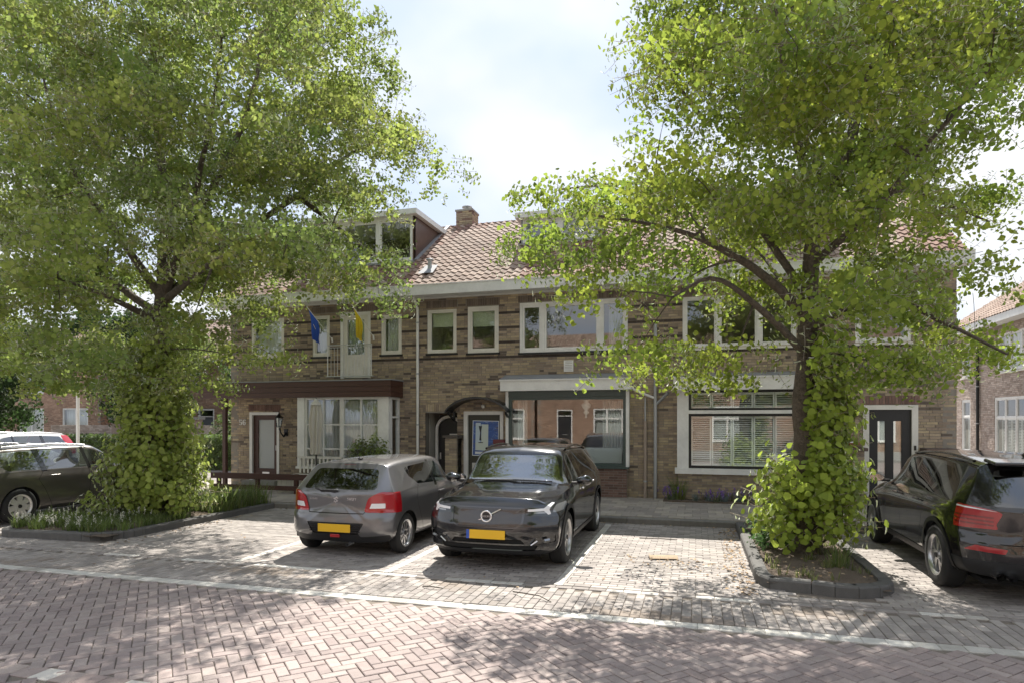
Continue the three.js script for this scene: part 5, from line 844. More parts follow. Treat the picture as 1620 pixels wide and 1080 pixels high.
const lerpPts = (a, b, t) => a.map((p, i) => [p[0] + (b[i][0] - p[0]) * t, p[1] + (b[i][1] - p[1]) * t]); void lerpPts;
// ---------------------------------------------------------------- grey hatchback, its tail towards the street
{
  const S = { nose: 0.8, low: 0.9, k: 0.82, L: 3.84, arch: 0.335, wy: 0.298, fa: 1.16, ra: -1.29, nt: 72,
    rear: (x, y) => -1.92 + 0.3 * Math.pow(x / 0.87, 4.2) + 0.05 * sstep(0.62, 0.56, y) * 0 + (y > 0.6 ? 0.05 * sstep(0.58, 0.66, y) : 0) + (y > 0.93 ? 0.43 * Math.pow((y - 0.93) / 0.5, 1.1) * (y < 1.5 ? 1 : 1.1) : 0) + (y < 0.36 ? 0.12 * (0.36 - y) / 0.16 : 0),
    front: (x, y) => 1.92 - 0.5 * Math.pow(x / 0.87, 3.2) - (y > 0.7 ? 0.35 * Math.pow((y - 0.7) / 0.3, 1.6) : 0) - (y < 0.32 ? 0.1 : 0),
    //   t    bottom sillW waistW waistY beltW beltY topW topY  roofY
    st: [[0.00, 0.22, 0.74, 0.835, 0.56, 0.815, 0.90, 0.60, 1.37, 1.43],
      [0.05, 0.2, 0.79, 0.86, 0.6, 0.83, 0.92, 0.6, 1.39, 1.455],
      [0.18, 0.2, 0.80, 0.868, 0.66, 0.82, 0.93, 0.595, 1.41, 1.485],
      [0.35, 0.19, 0.80, 0.855, 0.64, 0.80, 0.925, 0.595, 1.415, 1.495],
      [0.52, 0.19, 0.80, 0.85, 0.62, 0.80, 0.915, 0.59, 1.405, 1.485],
      [0.6, 0.19, 0.80, 0.85, 0.6, 0.80, 0.905, 0.58, 1.37, 1.44],
      [0.69, 0.19, 0.80, 0.855, 0.6, 0.79, 0.895, 0.61, 1.13, 1.19],
      [0.765, 0.19, 0.80, 0.862, 0.6, 0.78, 0.885, 0.64, 0.94, 0.985],
      [0.85, 0.2, 0.80, 0.862, 0.6, 0.76, 0.84, 0.6, 0.895, 0.93],
      [0.95, 0.22, 0.76, 0.84, 0.56, 0.74, 0.74, 0.56, 0.8, 0.83],
      [1.00, 0.24, 0.72, 0.80, 0.52, 0.72, 0.66, 0.52, 0.72, 0.75]] };
  const P = paint([0.15, 0.147, 0.15], 0.3, 0.6), c = new Car('parked_car', 'small grey hatchback parked with its tail and red lamps towards the street', S, [-4.97, 0, 5.72], Math.PI, P), T = c.T;
  for (const s of [-1, 1]) { for (const z of [S.fa, S.ra]) c.take(cutWheel(z, S.wy, S.arch, s)); }
  // panes
  c.take(cutEnd([[-0.6, 0.99], [0.6, 0.99], [0.5, 1.33], [-0.5, 1.33]], -2.2, -1.0, 0.07), 'rear_window', CM.dark);
  c.take(cutEnd([[-0.64, 0.94], [0.64, 0.94], [0.5, 1.40], [-0.5, 1.40]], 0.3, 1.6, 0.06), 'windscreen', CM.screen);
  for (const s of [-1, 1]) {
    c.take(cutSide([[0.84, 0.945], [-0.06, 0.965], [-0.02, 1.36], [0.22, 1.355], [0.5, 1.2]], s, 0.03), 'front_side_window', CM.glass);
    c.take(cutSide([[-0.16, 0.968], [-0.78, 1.0], [-0.92, 1.12], [-0.86, 1.33], [-0.12, 1.36]], s, 0.03), 'rear_side_window', CM.dark);
    c.take(cutSide([[-0.06, 0.9], [-0.16, 0.9], [-0.12, 1.4], [-0.02, 1.4]], s, 0, 0.4), 'pillar', CM.gloss);
    c.take(cutSide([[-0.87, 1.08], [-0.98, 1.16], [-1.0, 1.3], [-0.9, 1.33]], s, 0.015), 'pillar_panel', CM.gloss);
    // doors
    seam(c, [[0.92, 0.95], [0.98, 0.75], [0.93, 0.36], [0.86, 0.28]], s); seam(c, [[-0.11, 0.94], [-0.1, 0.6], [-0.12, 0.27]], s); seam(c, [[-0.78, 0.99], [-0.98, 0.8], [-0.92, 0.66], [-0.75, 0.4], [-0.68, 0.28]], s); seam(c, [[0.9, 0.272], [-0.7, 0.272]], s);
    c.take(cutSide([[0.8, 0.27], [0.8, 0.1], [-0.92, 0.1], [-0.92, 0.235]], s, 0, 0.3), 'sill_trim', CM.trim);
    // tail lamp wraps round the corner
    const l1 = [[0.44, 0.66], [0.5, 0.86], [0.66, 0.955], [0.95, 0.93], [0.95, 0.64]];
    const lamp = c.take(cutEnd((s > 0 ? l1 : mirrorPts(l1)), -2.1, -1.5, 0.04), 'tail_lamp', CM.red, T, 0.008);
    const w1 = [[0.52, 0.715], [0.55, 0.785], [0.72, 0.785], [0.72, 0.715]];
    const sh2 = new Brush(lamp.geometry); sh2.updateMatrixWorld(); const wg = CSG.evaluate(sh2, cutEnd(s > 0 ? w1 : mirrorPts(w1), -2.1, -1.5, 0.01), HOLLOW_INTERSECTION); const wp = c.clean(wg.geometry), pp = wp.attributes.position, pn = wp.attributes.normal; for (let i = 0; i < pp.count; i++) pp.setXYZ(i, pp.getX(i) + pn.getX(i) * 0.004, pp.getY(i) + pn.getY(i) * 0.004, pp.getZ(i) + pn.getZ(i) * 0.004); mesh('reversing_lamp', wp, CM.lampWhite, lamp);
    const h1 = [[0.46, 0.66], [0.5, 0.78], [0.82, 0.84], [0.84, 0.68]]; c.take(cutEnd(s > 0 ? h1 : mirrorPts(h1), 1.2, 2.0, 0.03), 'head_lamp', CM.lens);
  }
  // boot: gap line, plate recess, bumper insert
  const gap = (a, b, w, z0 = -2.2, z1 = -1.45) => { const l = Math.hypot(b[0] - a[0], b[1] - a[1]), nx = -(b[1] - a[1]) / l * w / 2, ny = (b[0] - a[0]) / l * w / 2; c.take(cutEnd([[a[0] + nx, a[1] + ny], [b[0] + nx, b[1] + ny], [b[0] - nx, b[1] - ny], [a[0] - nx, a[1] - ny]], z0, z1, 0), 'tailgate_gap', CM.liner, T, -0.006); };
  gap([-0.44, 0.64], [0.44, 0.64], 0.012); gap([0.44, 0.64], [0.455, 0.67], 0.01); gap([-0.44, 0.64], [-0.455, 0.67], 0.01);
  c.take(cutEnd([[-0.46, 0.51], [0.46, 0.51], [0.36, 0.345], [-0.36, 0.345]], -2.2, -1.5, 0.03), 'plate_recess', CM.trim, T, -0.012);
  c.take(cutEnd([[-0.78, 0.335], [-0.4, 0.31], [-0.36, 0.375], [0.36, 0.375], [0.4, 0.31], [0.78, 0.335], [0.78, 0.1], [-0.78, 0.1]], -2.2, -1.4, 0.02), 'bumper_valance', CM.trim, T);
  for (let i = 0; i < 4; i++) for (const s of [-1, 1]) mesh('grille_bar', new MB().box(s * 0.33 - 0.07, 0.38 + i * 0.032, -1.93, s * 0.33 + 0.07, 0.388 + i * 0.032, -1.9), CM.gloss, T);
  mesh('number_plate', new RoundedBoxGeometry(0.52, 0.115, 0.012, 1, 0.004).translate(0, 0.43, -1.925), CM.plate, T); mesh('fog_lamp', new RoundedBoxGeometry(0.15, 0.05, 0.03, 1, 0.008).translate(0, 0.318, -1.895), CM.red, T);
  mesh('brake_lamp', new RoundedBoxGeometry(0.2, 0.025, 0.02, 1, 0.006).translate(0, 1.39, -1.462), CM.redDark, T);
  const wp = part('rear_wiper', T); mesh('arm', new MB().bar([0.02, 0.955, -1.872], [0.36, 1.0, -1.83], 0.018, 0.014), CM.trim, wp); mesh('pivot', new RoundedBoxGeometry(0.3, 0.035, 0.03, 2, 0.012).translate(0.12, 0.972, -1.86), CM.trim, wp);
  { const font = await new FontLoader().loadAsync('fonts/droid/droid_sans_bold.typeface.json'); const tx = (s, x, y, size, z) => { const g = new TextGeometry(s, { font, size, depth: 0.004, curveSegments: 3 }); g.computeBoundingBox(); g.rotateY(Math.PI); g.translate(x, y, z); mesh('lettering', g, CM.chrome, T); }; tx('SWIFT', -0.18, 0.825, 0.036, -1.868); tx('SUZUKI', 0.43, 0.825, 0.026, -1.868);
    const e = new THREE.Shape([[-0.5, 0.15], [0.1, 0.55], [0.5, 0.28], [0.28, 0.13], [0.1, 0.26], [-0.08, 0.13], [0.5, -0.15], [-0.1, -0.55], [-0.5, -0.28], [-0.28, -0.13], [-0.1, -0.26], [0.08, -0.13]].map((q) => new THREE.Vector2(q[0] * 0.085, q[1] * 0.085))); mesh('emblem', new THREE.ExtrudeGeometry(e, { depth: 0.004, bevelEnabled: false }).rotateY(Math.PI).translate(0, 0.83, -1.868), CM.chrome, T); }
  const an = part('antenna', T); mesh('mast', new MB().bar([0, 1.48, -1.18], [0.0, 1.67, -1.33], 0.009, 0.006, undefined, 6), CM.trim, an); mesh('base', new RoundedBoxGeometry(0.05, 0.03, 0.09, 2, 0.012).translate(0, 1.483, -1.17), CM.trim, an);
  for (const s of [-1, 1]) {
    mirrorPart(T, s * 0.85, 0.98, 0.62, s, CM.gloss, 0.95); handle(T, s * 0.846, 0.8, 0.02, s, P);
    wheel(T, s * 0.75, S.wy, S.ra, 0.298, s, { width: 0.18, rim: 0.2, spokes: 10, twin: true, sw: 0.02, fan: 0.6, m: CM.alloy }); wheel(T, s * 0.75, S.wy, S.fa, 0.298, s, { width: 0.18, rim: 0.2, spokes: 10, twin: true, sw: 0.02, fan: 0.6 });
  }
  cabin(T, { w: 0.78, fl: 0.25, z0: -1.6, z1: 1.0, belt: 0.93, seat: 0.28, dash: 0.86 }); liners(T, S, 0.84); mesh('tail_pipe', new THREE.CylinderGeometry(0.025, 0.025, 0.2, 12, 1, true).rotateX(Math.PI / 2).rotateY(0.1).translate(-0.2, 0.2, -1.82), CM.alloy, T);
  c.done();
}
// ---------------------------------------------------------------- black electric crossover, its nose towards the street
{
  const S = { nose: 0.97, low: 1.0, k: 0.9, L: 4.43, arch: 0.405, wy: 0.36, fa: 1.34, ra: -1.36, nt: 80,
    rear: (x, y) => -2.21 + 0.32 * Math.pow(x / 0.93, 4) + (y > 0.95 ? 0.36 * (y - 0.95) / 0.6 : 0) + (y < 0.4 ? 0.1 : 0),
    front: (x, y) => 2.215 - 0.36 * Math.pow(x / 0.93, 3.6) - (y > 0.82 ? 0.06 + 0.3 * Math.pow((y - 0.82) / 0.25, 1.8) : 0.06 * sstep(0.6, 0.82, y)) - 0.03 * sstep(0.5, 0.44, y) - (y < 0.3 ? 0.1 * (0.3 - y) / 0.1 : 0),
    st: [[0.00, 0.28, 0.80, 0.9, 0.62, 0.86, 0.98, 0.64, 1.46, 1.55],
      [0.06, 0.26, 0.86, 0.925, 0.68, 0.885, 1.02, 0.655, 1.5, 1.6],
      [0.2, 0.23, 0.87, 0.93, 0.74, 0.88, 1.05, 0.66, 1.54, 1.64],
      [0.4, 0.22, 0.865, 0.915, 0.7, 0.875, 1.03, 0.665, 1.555, 1.652],
      [0.55, 0.22, 0.865, 0.91, 0.68, 0.875, 1.01, 0.665, 1.54, 1.64],
      [0.62, 0.22, 0.865, 0.912, 0.68, 0.875, 1.005, 0.66, 1.49, 1.575],
      [0.69, 0.22, 0.865, 0.918, 0.68, 0.87, 1.0, 0.69, 1.26, 1.33],
      [0.755, 0.22, 0.865, 0.925, 0.68, 0.865, 0.995, 0.72, 1.06, 1.115],
      [0.84, 0.23, 0.865, 0.928, 0.68, 0.84, 0.97, 0.66, 1.02, 1.065],
      [0.94, 0.24, 0.84, 0.92, 0.64, 0.82, 0.9, 0.64, 0.97, 1.01],
      [1.00, 0.24, 0.80, 0.90, 0.6, 0.81, 0.84, 0.64, 0.93, 0.965]] };
  const P = paint([0.009, 0.009, 0.011], 0.16, 0.1), c = new Car('parked_car', 'black crossover with closed panel grille parked nose towards the street', S, [-2.6, 0, 5.68], 0, P), T = c.T;
  for (const s of [-1, 1]) for (const z of [S.fa, S.ra]) c.take(cutWheel(z, S.wy, S.arch, s));
  c.take(cutEnd([[-0.73, 1.03], [0.73, 1.03], [0.585, 1.49], [-0.585, 1.49]], 0.2, 1.75, 0.06), 'windscreen', CM.screen);
  c.take(cutEnd([[-0.62, 1.08], [0.62, 1.08], [0.52, 1.47], [-0.52, 1.47]], -2.4, -1.4, 0.06), 'rear_window', CM.dark);
  c.take(cutTop([[-0.48, 0.35], [0.48, 0.35], [0.46, -1.0], [-0.46, -1.0]], 1.5, 1.9, 0.08), 'glass_roof', CM.gloss);
  for (const s of [-1, 1]) {
    c.take(cutSide([[0.95, 1.05], [-0.02, 1.07], [0.0, 1.49], [0.28, 1.475], [0.5, 1.37]], s, 0.03), 'front_side_window', CM.glass);
    c.take(cutSide([[-0.1, 1.07], [-0.98, 1.09], [-1.2, 1.26], [-1.02, 1.45], [-0.08, 1.49]], s, 0.03), 'rear_side_window', CM.dark);
    c.take(cutSide([[-0.02, 1.0], [-0.1, 1.0], [-0.08, 1.53], [0.0, 1.53]], s, 0, 0.4), 'pillar', CM.gloss);
    for (const z of [S.fa, S.ra]) c.take(cutWheel(z, S.wy, S.arch + 0.055, s, 0.5), 'arch_trim', CM.trim, T, 0.012);
    c.take(cutSide([[0.9, 0.34], [0.9, 0.1], [-0.92, 0.1], [-0.92, 0.34]], s, 0, 0.4), 'sill_trim', CM.trim, T, 0.008);
    seam(c, [[1.0, 1.05], [1.05, 0.85], [0.98, 0.45], [0.9, 0.35]], s); seam(c, [[-0.06, 1.05], [-0.04, 0.7], [-0.08, 0.36]], s); seam(c, [[-0.98, 1.08], [-1.12, 0.92], [-0.95, 0.72], [-0.8, 0.36]], s);
    // head lamps: dark housing with a bright T of glass
    const h1 = [[0.5, 0.76], [0.53, 0.855], [0.9, 0.92], [0.98, 0.8], [0.86, 0.72]], hl = c.take(cutEnd(s > 0 ? h1 : mirrorPts(h1), 1.4, 2.4, 0.03), 'head_lamp', mat([0.09, 0.095, 0.1], 0.12, { metalness: 0.7 }), T, -0.004);
    const sub = (pts, m, name, off) => { const b = new Brush(hl.geometry); b.updateMatrixWorld(); const g = c.clean(CSG.evaluate(b, cutEnd(s > 0 ? pts : mirrorPts(pts), 1.4, 2.4, 0.005), HOLLOW_INTERSECTION).geometry), q = g.attributes.position, n = g.attributes.normal; if (!q.count) return; for (let i = 0; i < q.count; i++) q.setXYZ(i, q.getX(i) + n.getX(i) * off, q.getY(i) + n.getY(i) * off, q.getZ(i) + n.getZ(i) * off); mesh(name, g, m, hl); };
    sub([[0.53, 0.795], [0.53, 0.825], [0.72, 0.835], [0.78, 0.89], [0.81, 0.88], [0.78, 0.815], [0.8, 0.76], [0.77, 0.75], [0.72, 0.8]], CM.lampWhite, 'day_light', 0.004); sub([[0.82, 0.78], [0.83, 0.86], [0.9, 0.87], [0.9, 0.78]], CM.lens, 'projector', 0.003); sub([[0.6, 0.77], [0.6, 0.79], [0.74, 0.79], [0.74, 0.77]], CM.lens, 'projector', 0.003);
    const f1 = [[0.56, 0.36], [0.54, 0.42], [0.66, 0.47], [0.86, 0.49], [0.86, 0.4]]; c.take(cutEnd(s > 0 ? f1 : mirrorPts(f1), 1.5, 2.4, 0.02), 'fog_recess', CM.gloss, T, -0.01);
    mesh('bumper_blade', new MB().bar([s * 0.58, 0.375, 2.15], [s * 0.66, 0.43, 2.12], 0.014, 0.014), CM.alloy, T); mesh('fog_lamp', new MB().bar([s * 0.74, 0.43, 2.07], [s * 0.8, 0.44, 2.03], 0.026, 0.026), CM.lens, T);
    const t1 = [[0.62, 0.85], [0.6, 1.02], [0.72, 1.2], [0.95, 1.2], [0.95, 0.85]]; c.take(cutEnd(s > 0 ? t1 : mirrorPts(t1), -2.4, -1.7, 0.03), 'tail_lamp', CM.red, T);
  }
  // closed grille with its frame, intakes, plate
  const gr = [[-0.47, 0.83], [0.47, 0.83], [0.46, 0.66], [0.38, 0.6], [-0.38, 0.6], [-0.46, 0.66]], grow = (k) => gr.map(([x, y]) => [x * k, 0.715 + (y - 0.715) * (1 + (k - 1) * 2.4)]);
  c.take(cutEnd(gr, 1.8, 2.4, 0.03), 'grille_panel', phys([0.03, 0.025, 0.024], 0.25, { clearcoat: 1 }), T, 0.004); c.take(cutEnd(grow(1.06), 1.8, 2.4, 0.03), 'grille_frame', mat([0.12, 0.12, 0.125], 0.2, { metalness: 0.9 }), T, 0.01);
  c.take(cutEnd([[-0.37, 0.575], [0.37, 0.575], [0.35, 0.61], [-0.35, 0.61]].slice(), 1.8, 2.4, 0.005), 'air_slot', CM.liner, T, -0.01);
  c.take(cutEnd([[-0.5, 0.385], [0.5, 0.385], [0.45, 0.44], [-0.45, 0.44]], 1.8, 2.4, 0.01), 'air_intake', CM.liner, T, -0.02); c.take(cutEnd([[-0.62, 0.3], [0.62, 0.3], [0.66, 0.365], [-0.66, 0.365]], 1.8, 2.4, 0.02), 'lower_intake', CM.liner, T, -0.02);
  c.take(cutEnd([[-0.9, 0.29], [0.9, 0.29], [0.9, 0.1], [-0.9, 0.1]], 1.6, 2.4, 0.0), 'bumper_lip', CM.trim, T);
  mesh('number_plate', new RoundedBoxGeometry(0.52, 0.115, 0.012, 1, 0.004).rotateX(-0.03).translate(0, 0.5, 2.225), CM.plate, T); mesh('plate_band', B6(-0.26, 0.443, 2.226, -0.22, 0.557, 2.234), CM.plateBlue, T);
  { const e = part('emblem', T), y = 0.73, z = 2.198; mesh('ring', new THREE.TorusGeometry(0.068, 0.012, 10, 36).translate(0, y, z), CM.chrome, e); mesh('slash', new MB().bar([-0.19, y - 0.095, z - 0.005], [-0.06, y - 0.03, z], 0.012, 0.008), CM.chrome, e); mesh('slash', new MB().bar([0.06, y + 0.03, z], [0.19, y + 0.095, z - 0.025], 0.012, 0.008), CM.chrome, e);
    mesh('disc', new THREE.CircleGeometry(0.06, 28).translate(0, y, z - 0.002), CM.gloss, e); const font = await new FontLoader().loadAsync('fonts/droid/droid_serif_bold.typeface.json'); const g = new TextGeometry('VOLVO', { font, size: 0.024, depth: 0.003, curveSegments: 3 }); g.computeBoundingBox(); g.translate(-g.boundingBox.max.x / 2, y - 0.012, z); mesh('lettering', g, CM.chrome, e); }
  // bonnet gap
  c.take(cutTop([[-0.79, 2.3], [-0.785, 2.3], [-0.76, 1.15], [-0.765, 1.15]], 0.8, 1.3, 0), 'bonnet_gap', CM.liner, T, -0.004); c.take(cutTop([[0.785, 2.3], [0.79, 2.3], [0.765, 1.15], [0.76, 1.15]], 0.8, 1.3, 0), 'bonnet_gap', CM.liner, T, -0.004);
  mesh('wiper', new MB().bar([-0.6, 1.1, 1.06], [0.1, 1.115, 1.1], 0.02, 0.014), CM.trim, T); mesh('wiper', new MB().bar([0.05, 1.12, 1.12], [0.62, 1.1, 1.06], 0.02, 0.014), CM.trim, T);
  for (const s of [-1, 1]) {
    mirrorPart(T, s * 0.9, 1.1, 0.72, s, CM.gloss, 1.05); handle(T, s * 0.905, 0.92, 0.1, s, CM.chrome); handle(T, s * 0.91, 0.95, -0.85, s, CM.chrome);
    const r = []; for (let i = 0; i <= 12; i++) { const t = i / 12, z = 0.25 - 1.75 * t; r.push(V(s * 0.645, 1.575 + 0.075 * Math.sin(Math.PI * Math.min(1, t * 1.02)) - 0.05 * t, z)); } mesh('roof_rail', new MB().tube(r, r.map(() => 0.018), 8), CM.gloss, T);
    const bm = []; for (const q of [[0.98, 1.035], [-0.98, 1.075], [-1.24, 1.26], [-1.05, 1.48]]) bm.push(q);
    for (const z of [S.fa, S.ra]) wheel(T, s * 0.8, S.wy, z, 0.36, s, { width: 0.23, rim: 0.25, spokes: 5, twin: true, sw: 0.038, fan: 1.4, m: mat([0.5, 0.5, 0.5], 0.3, { metalness: 0.85 }) });
  }
  cabin(T, { w: 0.85, fl: 0.34, z0: -1.9, z1: 1.1, belt: 1.03, seat: 0.2, dash: 0.95 }); liners(T, S, 0.9);
  c.done();
}
// ---------------------------------------------------------------- black estate-like off-roader, its tail towards the street
{
  const S = { nose: 0.92, low: 1.0, k: 0.84, L: 4.65, arch: 0.405, wy: 0.365, fa: 1.45, ra: -1.36, nt: 80,
    rear: (x, y) => -2.325 + 0.42 * Math.pow(x / 0.94, 3.4) + 0.04 * sstep(0.66, 0.74, y) + (y > 1.02 ? 0.5 * Math.pow((y - 1.02) / 0.6, 1.15) : 0) + (y < 0.42 ? 0.1 * (0.42 - y) / 0.15 : 0),
    front: (x, y) => 2.325 - 0.5 * Math.pow(x / 0.94, 3) - (y > 0.8 ? 0.3 * Math.pow((y - 0.8) / 0.3, 1.8) : 0) - (y < 0.35 ? 0.1 : 0),
    st: [[0.00, 0.3, 0.80, 0.89, 0.66, 0.85, 1.0, 0.62, 1.54, 1.6],
      [0.06, 0.28, 0.86, 0.93, 0.72, 0.885, 1.03, 0.635, 1.56, 1.63],
      [0.2, 0.25, 0.87, 0.94, 0.78, 0.88, 1.045, 0.65, 1.585, 1.665],
      [0.42, 0.24, 0.87, 0.925, 0.74, 0.87, 1.03, 0.655, 1.59, 1.675],
      [0.55, 0.24, 0.87, 0.92, 0.7, 0.87, 1.015, 0.65, 1.565, 1.65],
      [0.62, 0.24, 0.87, 0.92, 0.7, 0.87, 1.01, 0.645, 1.49, 1.56],
      [0.7, 0.24, 0.87, 0.925, 0.7, 0.865, 1.005, 0.69, 1.22, 1.29],
      [0.755, 0.24, 0.87, 0.935, 0.7, 0.86, 1.0, 0.72, 1.06, 1.115],
      [0.85, 0.25, 0.87, 0.938, 0.7, 0.83, 0.96, 0.66, 1.02, 1.07],
      [0.95, 0.26, 0.83, 0.91, 0.64, 0.8, 0.86, 0.6, 0.93, 0.97],
      [1.00, 0.26, 0.78, 0.87, 0.6, 0.78, 0.78, 0.58, 0.86, 0.89]] };
  const P = paint([0.011, 0.01, 0.011], 0.14, 0.15), c = new Car('parked_car', 'glossy black off-roader with red tail lamps and twin tailpipes beside the tree island', S, [3.68, 0, 5.6], Math.PI, P), T = c.T;
  for (const s of [-1, 1]) for (const z of [S.fa, S.ra]) c.take(cutWheel(z, S.wy, S.arch, s));
  c.take(cutEnd([[-0.66, 1.06], [0.66, 1.06], [0.52, 1.5], [-0.52, 1.5]], -2.4, -1.3, 0.07), 'rear_window', CM.dark);
  c.take(cutEnd([[-0.72, 1.05], [0.72, 1.05], [0.56, 1.53], [-0.56, 1.53]], 0.2, 1.9, 0.06), 'windscreen', CM.screen);
  for (const s of [-1, 1]) {
    c.take(cutSide([[1.02, 1.06], [0.1, 1.065], [0.12, 1.53], [0.36, 1.515], [0.6, 1.38]], s, 0.03), 'front_side_window', CM.glass);
    c.take(cutSide([[0.02, 1.065], [-0.74, 1.075], [-0.78, 1.52], [0.04, 1.53]], s, 0.03), 'rear_side_window', CM.dark);
    c.take(cutSide([[-0.8, 1.075], [-1.12, 1.09], [-1.36, 1.32], [-1.3, 1.47], [-0.84, 1.52]], s, 0.05), 'quarter_window', CM.dark);
    c.take(cutSide([[0.1, 1.03], [0.02, 1.03], [0.04, 1.56], [0.12, 1.56]], s, 0, 0.4), 'pillar', CM.gloss);
    for (const z of [S.fa, S.ra]) c.take(cutWheel(z, S.wy, S.arch + 0.05, s, 0.5), 'arch_trim', CM.trim, T, 0.014);
    c.take(cutSide([[1.05, 0.36], [1.05, 0.1], [-0.94, 0.1], [-0.94, 0.36]], s, 0, 0.4), 'sill_trim', CM.trim, T, 0.008);
    seam(c, [[1.1, 1.05], [1.15, 0.8], [1.08, 0.45], [0.98, 0.37]], s); seam(c, [[0.06, 1.06], [0.08, 0.7], [0.02, 0.37]], s); seam(c, [[-0.8, 1.08], [-0.92, 0.86], [-0.86, 0.7], [-0.74, 0.45], [-0.7, 0.37]], s);
    seam(c, [[1.5, 0.93], [0.6, 0.96], [-0.4, 0.975], [-1.5, 0.99]], s, 0.004);
    const l1 = [[0.62, 0.86], [0.56, 0.985], [0.66, 1.02], [0.95, 1.08], [0.95, 0.8], [0.6, 0.81]], lamp = c.take(cutEnd(s > 0 ? l1 : mirrorPts(l1), -2.5, -1.86, 0.04), 'tail_lamp', CM.red, T, 0.006);
    const sub = (pts, m, name, off) => { const b = new Brush(lamp.geometry); b.updateMatrixWorld(); const g = c.clean(CSG.evaluate(b, cutEnd(s > 0 ? pts : mirrorPts(pts), -2.6, -1.5, 0.004), HOLLOW_INTERSECTION).geometry), q = g.attributes.position, n = g.attributes.normal; for (let i = 0; i < q.count; i++) q.setXYZ(i, q.getX(i) + n.getX(i) * off, q.getY(i) + n.getY(i) * off, q.getZ(i) + n.getZ(i) * off); if (q.count) mesh(name, g, m, lamp); };
    sub([[0.57, 0.965], [0.57, 0.985], [0.62, 1.0], [0.9, 1.05], [0.92, 1.03], [0.5, 0.985]], CM.lampWhite, 'lamp_strip', 0.004); for (const y of [0.84, 0.88, 0.92]) sub([[0.64, y], [0.64, y + 0.018], [0.9, y + 0.028], [0.9, y + 0.01]], CM.redDark, 'lamp_strip', 0.004);
    const r1 = [[0.56, 0.56], [0.54, 0.61], [0.78, 0.63], [0.86, 0.57]]; c.take(cutEnd(s > 0 ? r1 : mirrorPts(r1), -2.5, -1.7, 0.012), 'reflector', CM.red, T, 0.006);
    mesh('tail_pipe', new THREE.CylinderGeometry(0.045, 0.045, 0.2, 20, 1, true).rotateX(Math.PI / 2).translate(0.62 - (s > 0 ? 0 : 0.11), 0.33, -2.2), CM.chrome, T);
  }
  c.take(cutEnd([[-0.92, 0.47], [0.92, 0.47], [0.95, 0.1], [-0.95, 0.1]], -2.5, -1.4, 0.0), 'bumper_trim', CM.trim, T, 0.004);
  c.take(cutEnd([[-0.36, 0.7], [0.36, 0.7], [0.28, 0.9], [-0.28, 0.9]], -2.5, -1.8, 0.02), 'plate_recess', CM.gloss, T, -0.02);
  c.take(cutEnd([[-0.6, 0.655], [0.6, 0.655], [0.6, 0.664], [-0.6, 0.664]], -2.5, -1.8, 0), 'tailgate_gap', CM.liner, T, -0.006);
  mesh('number_plate', new RoundedBoxGeometry(0.52, 0.115, 0.012, 1, 0.004).translate(0, 0.79, -2.285), CM.plate, T); mesh('plate_band', B6(0.22, 0.733, -2.296, 0.26, 0.847, -2.291), CM.plateBlue, T); mesh('plate_strip', B6(-0.36, 0.9, -2.3, 0.36, 0.915, -2.27), CM.chrome, T);
  mesh('spoiler', new RoundedBoxGeometry(1.1, 0.05, 0.3, 3, 0.022).rotateX(-0.12).translate(0, 1.6, -1.82), P, T); mesh('brake_lamp', new RoundedBoxGeometry(0.34, 0.02, 0.02, 1, 0.005).translate(0, 1.572, -1.955), CM.redDark, T);
  { const g = new THREE.ConeGeometry(0.07, 0.09, 12).scale(0.45, 1, 1).rotateX(-0.5).translate(0, 1.69, -1.35); mesh('shark_fin', g, CM.gloss, T); }
  for (const s of [-1, 1]) {
    mirrorPart(T, s * 0.9, 1.12, 0.82, s, CM.gloss, 1.05); handle(T, s * 0.92, 0.955, 0.2, s, P); handle(T, s * 0.93, 0.965, -0.72, s, P);
    const r = []; for (let i = 0; i <= 12; i++) { const t = i / 12; r.push(V(s * 0.625, 1.6 + 0.065 * Math.sin(Math.PI * t), 0.35 - 2.0 * t)); } mesh('roof_rail', new MB().tube(r, r.map(() => 0.018), 8), CM.gloss, T);
    for (const z of [S.fa, S.ra]) wheel(T, s * 0.815, S.wy, z, 0.365, s, { width: 0.245, rim: 0.242, spokes: 5, twin: true, sw: 0.04, fan: 1.8 });
  }
  cabin(T, { w: 0.85, fl: 0.36, z0: -1.9, z1: 1.15, belt: 1.04, seat: 0.3, dash: 1.05 }); liners(T, S, 0.91);
  c.done();
}
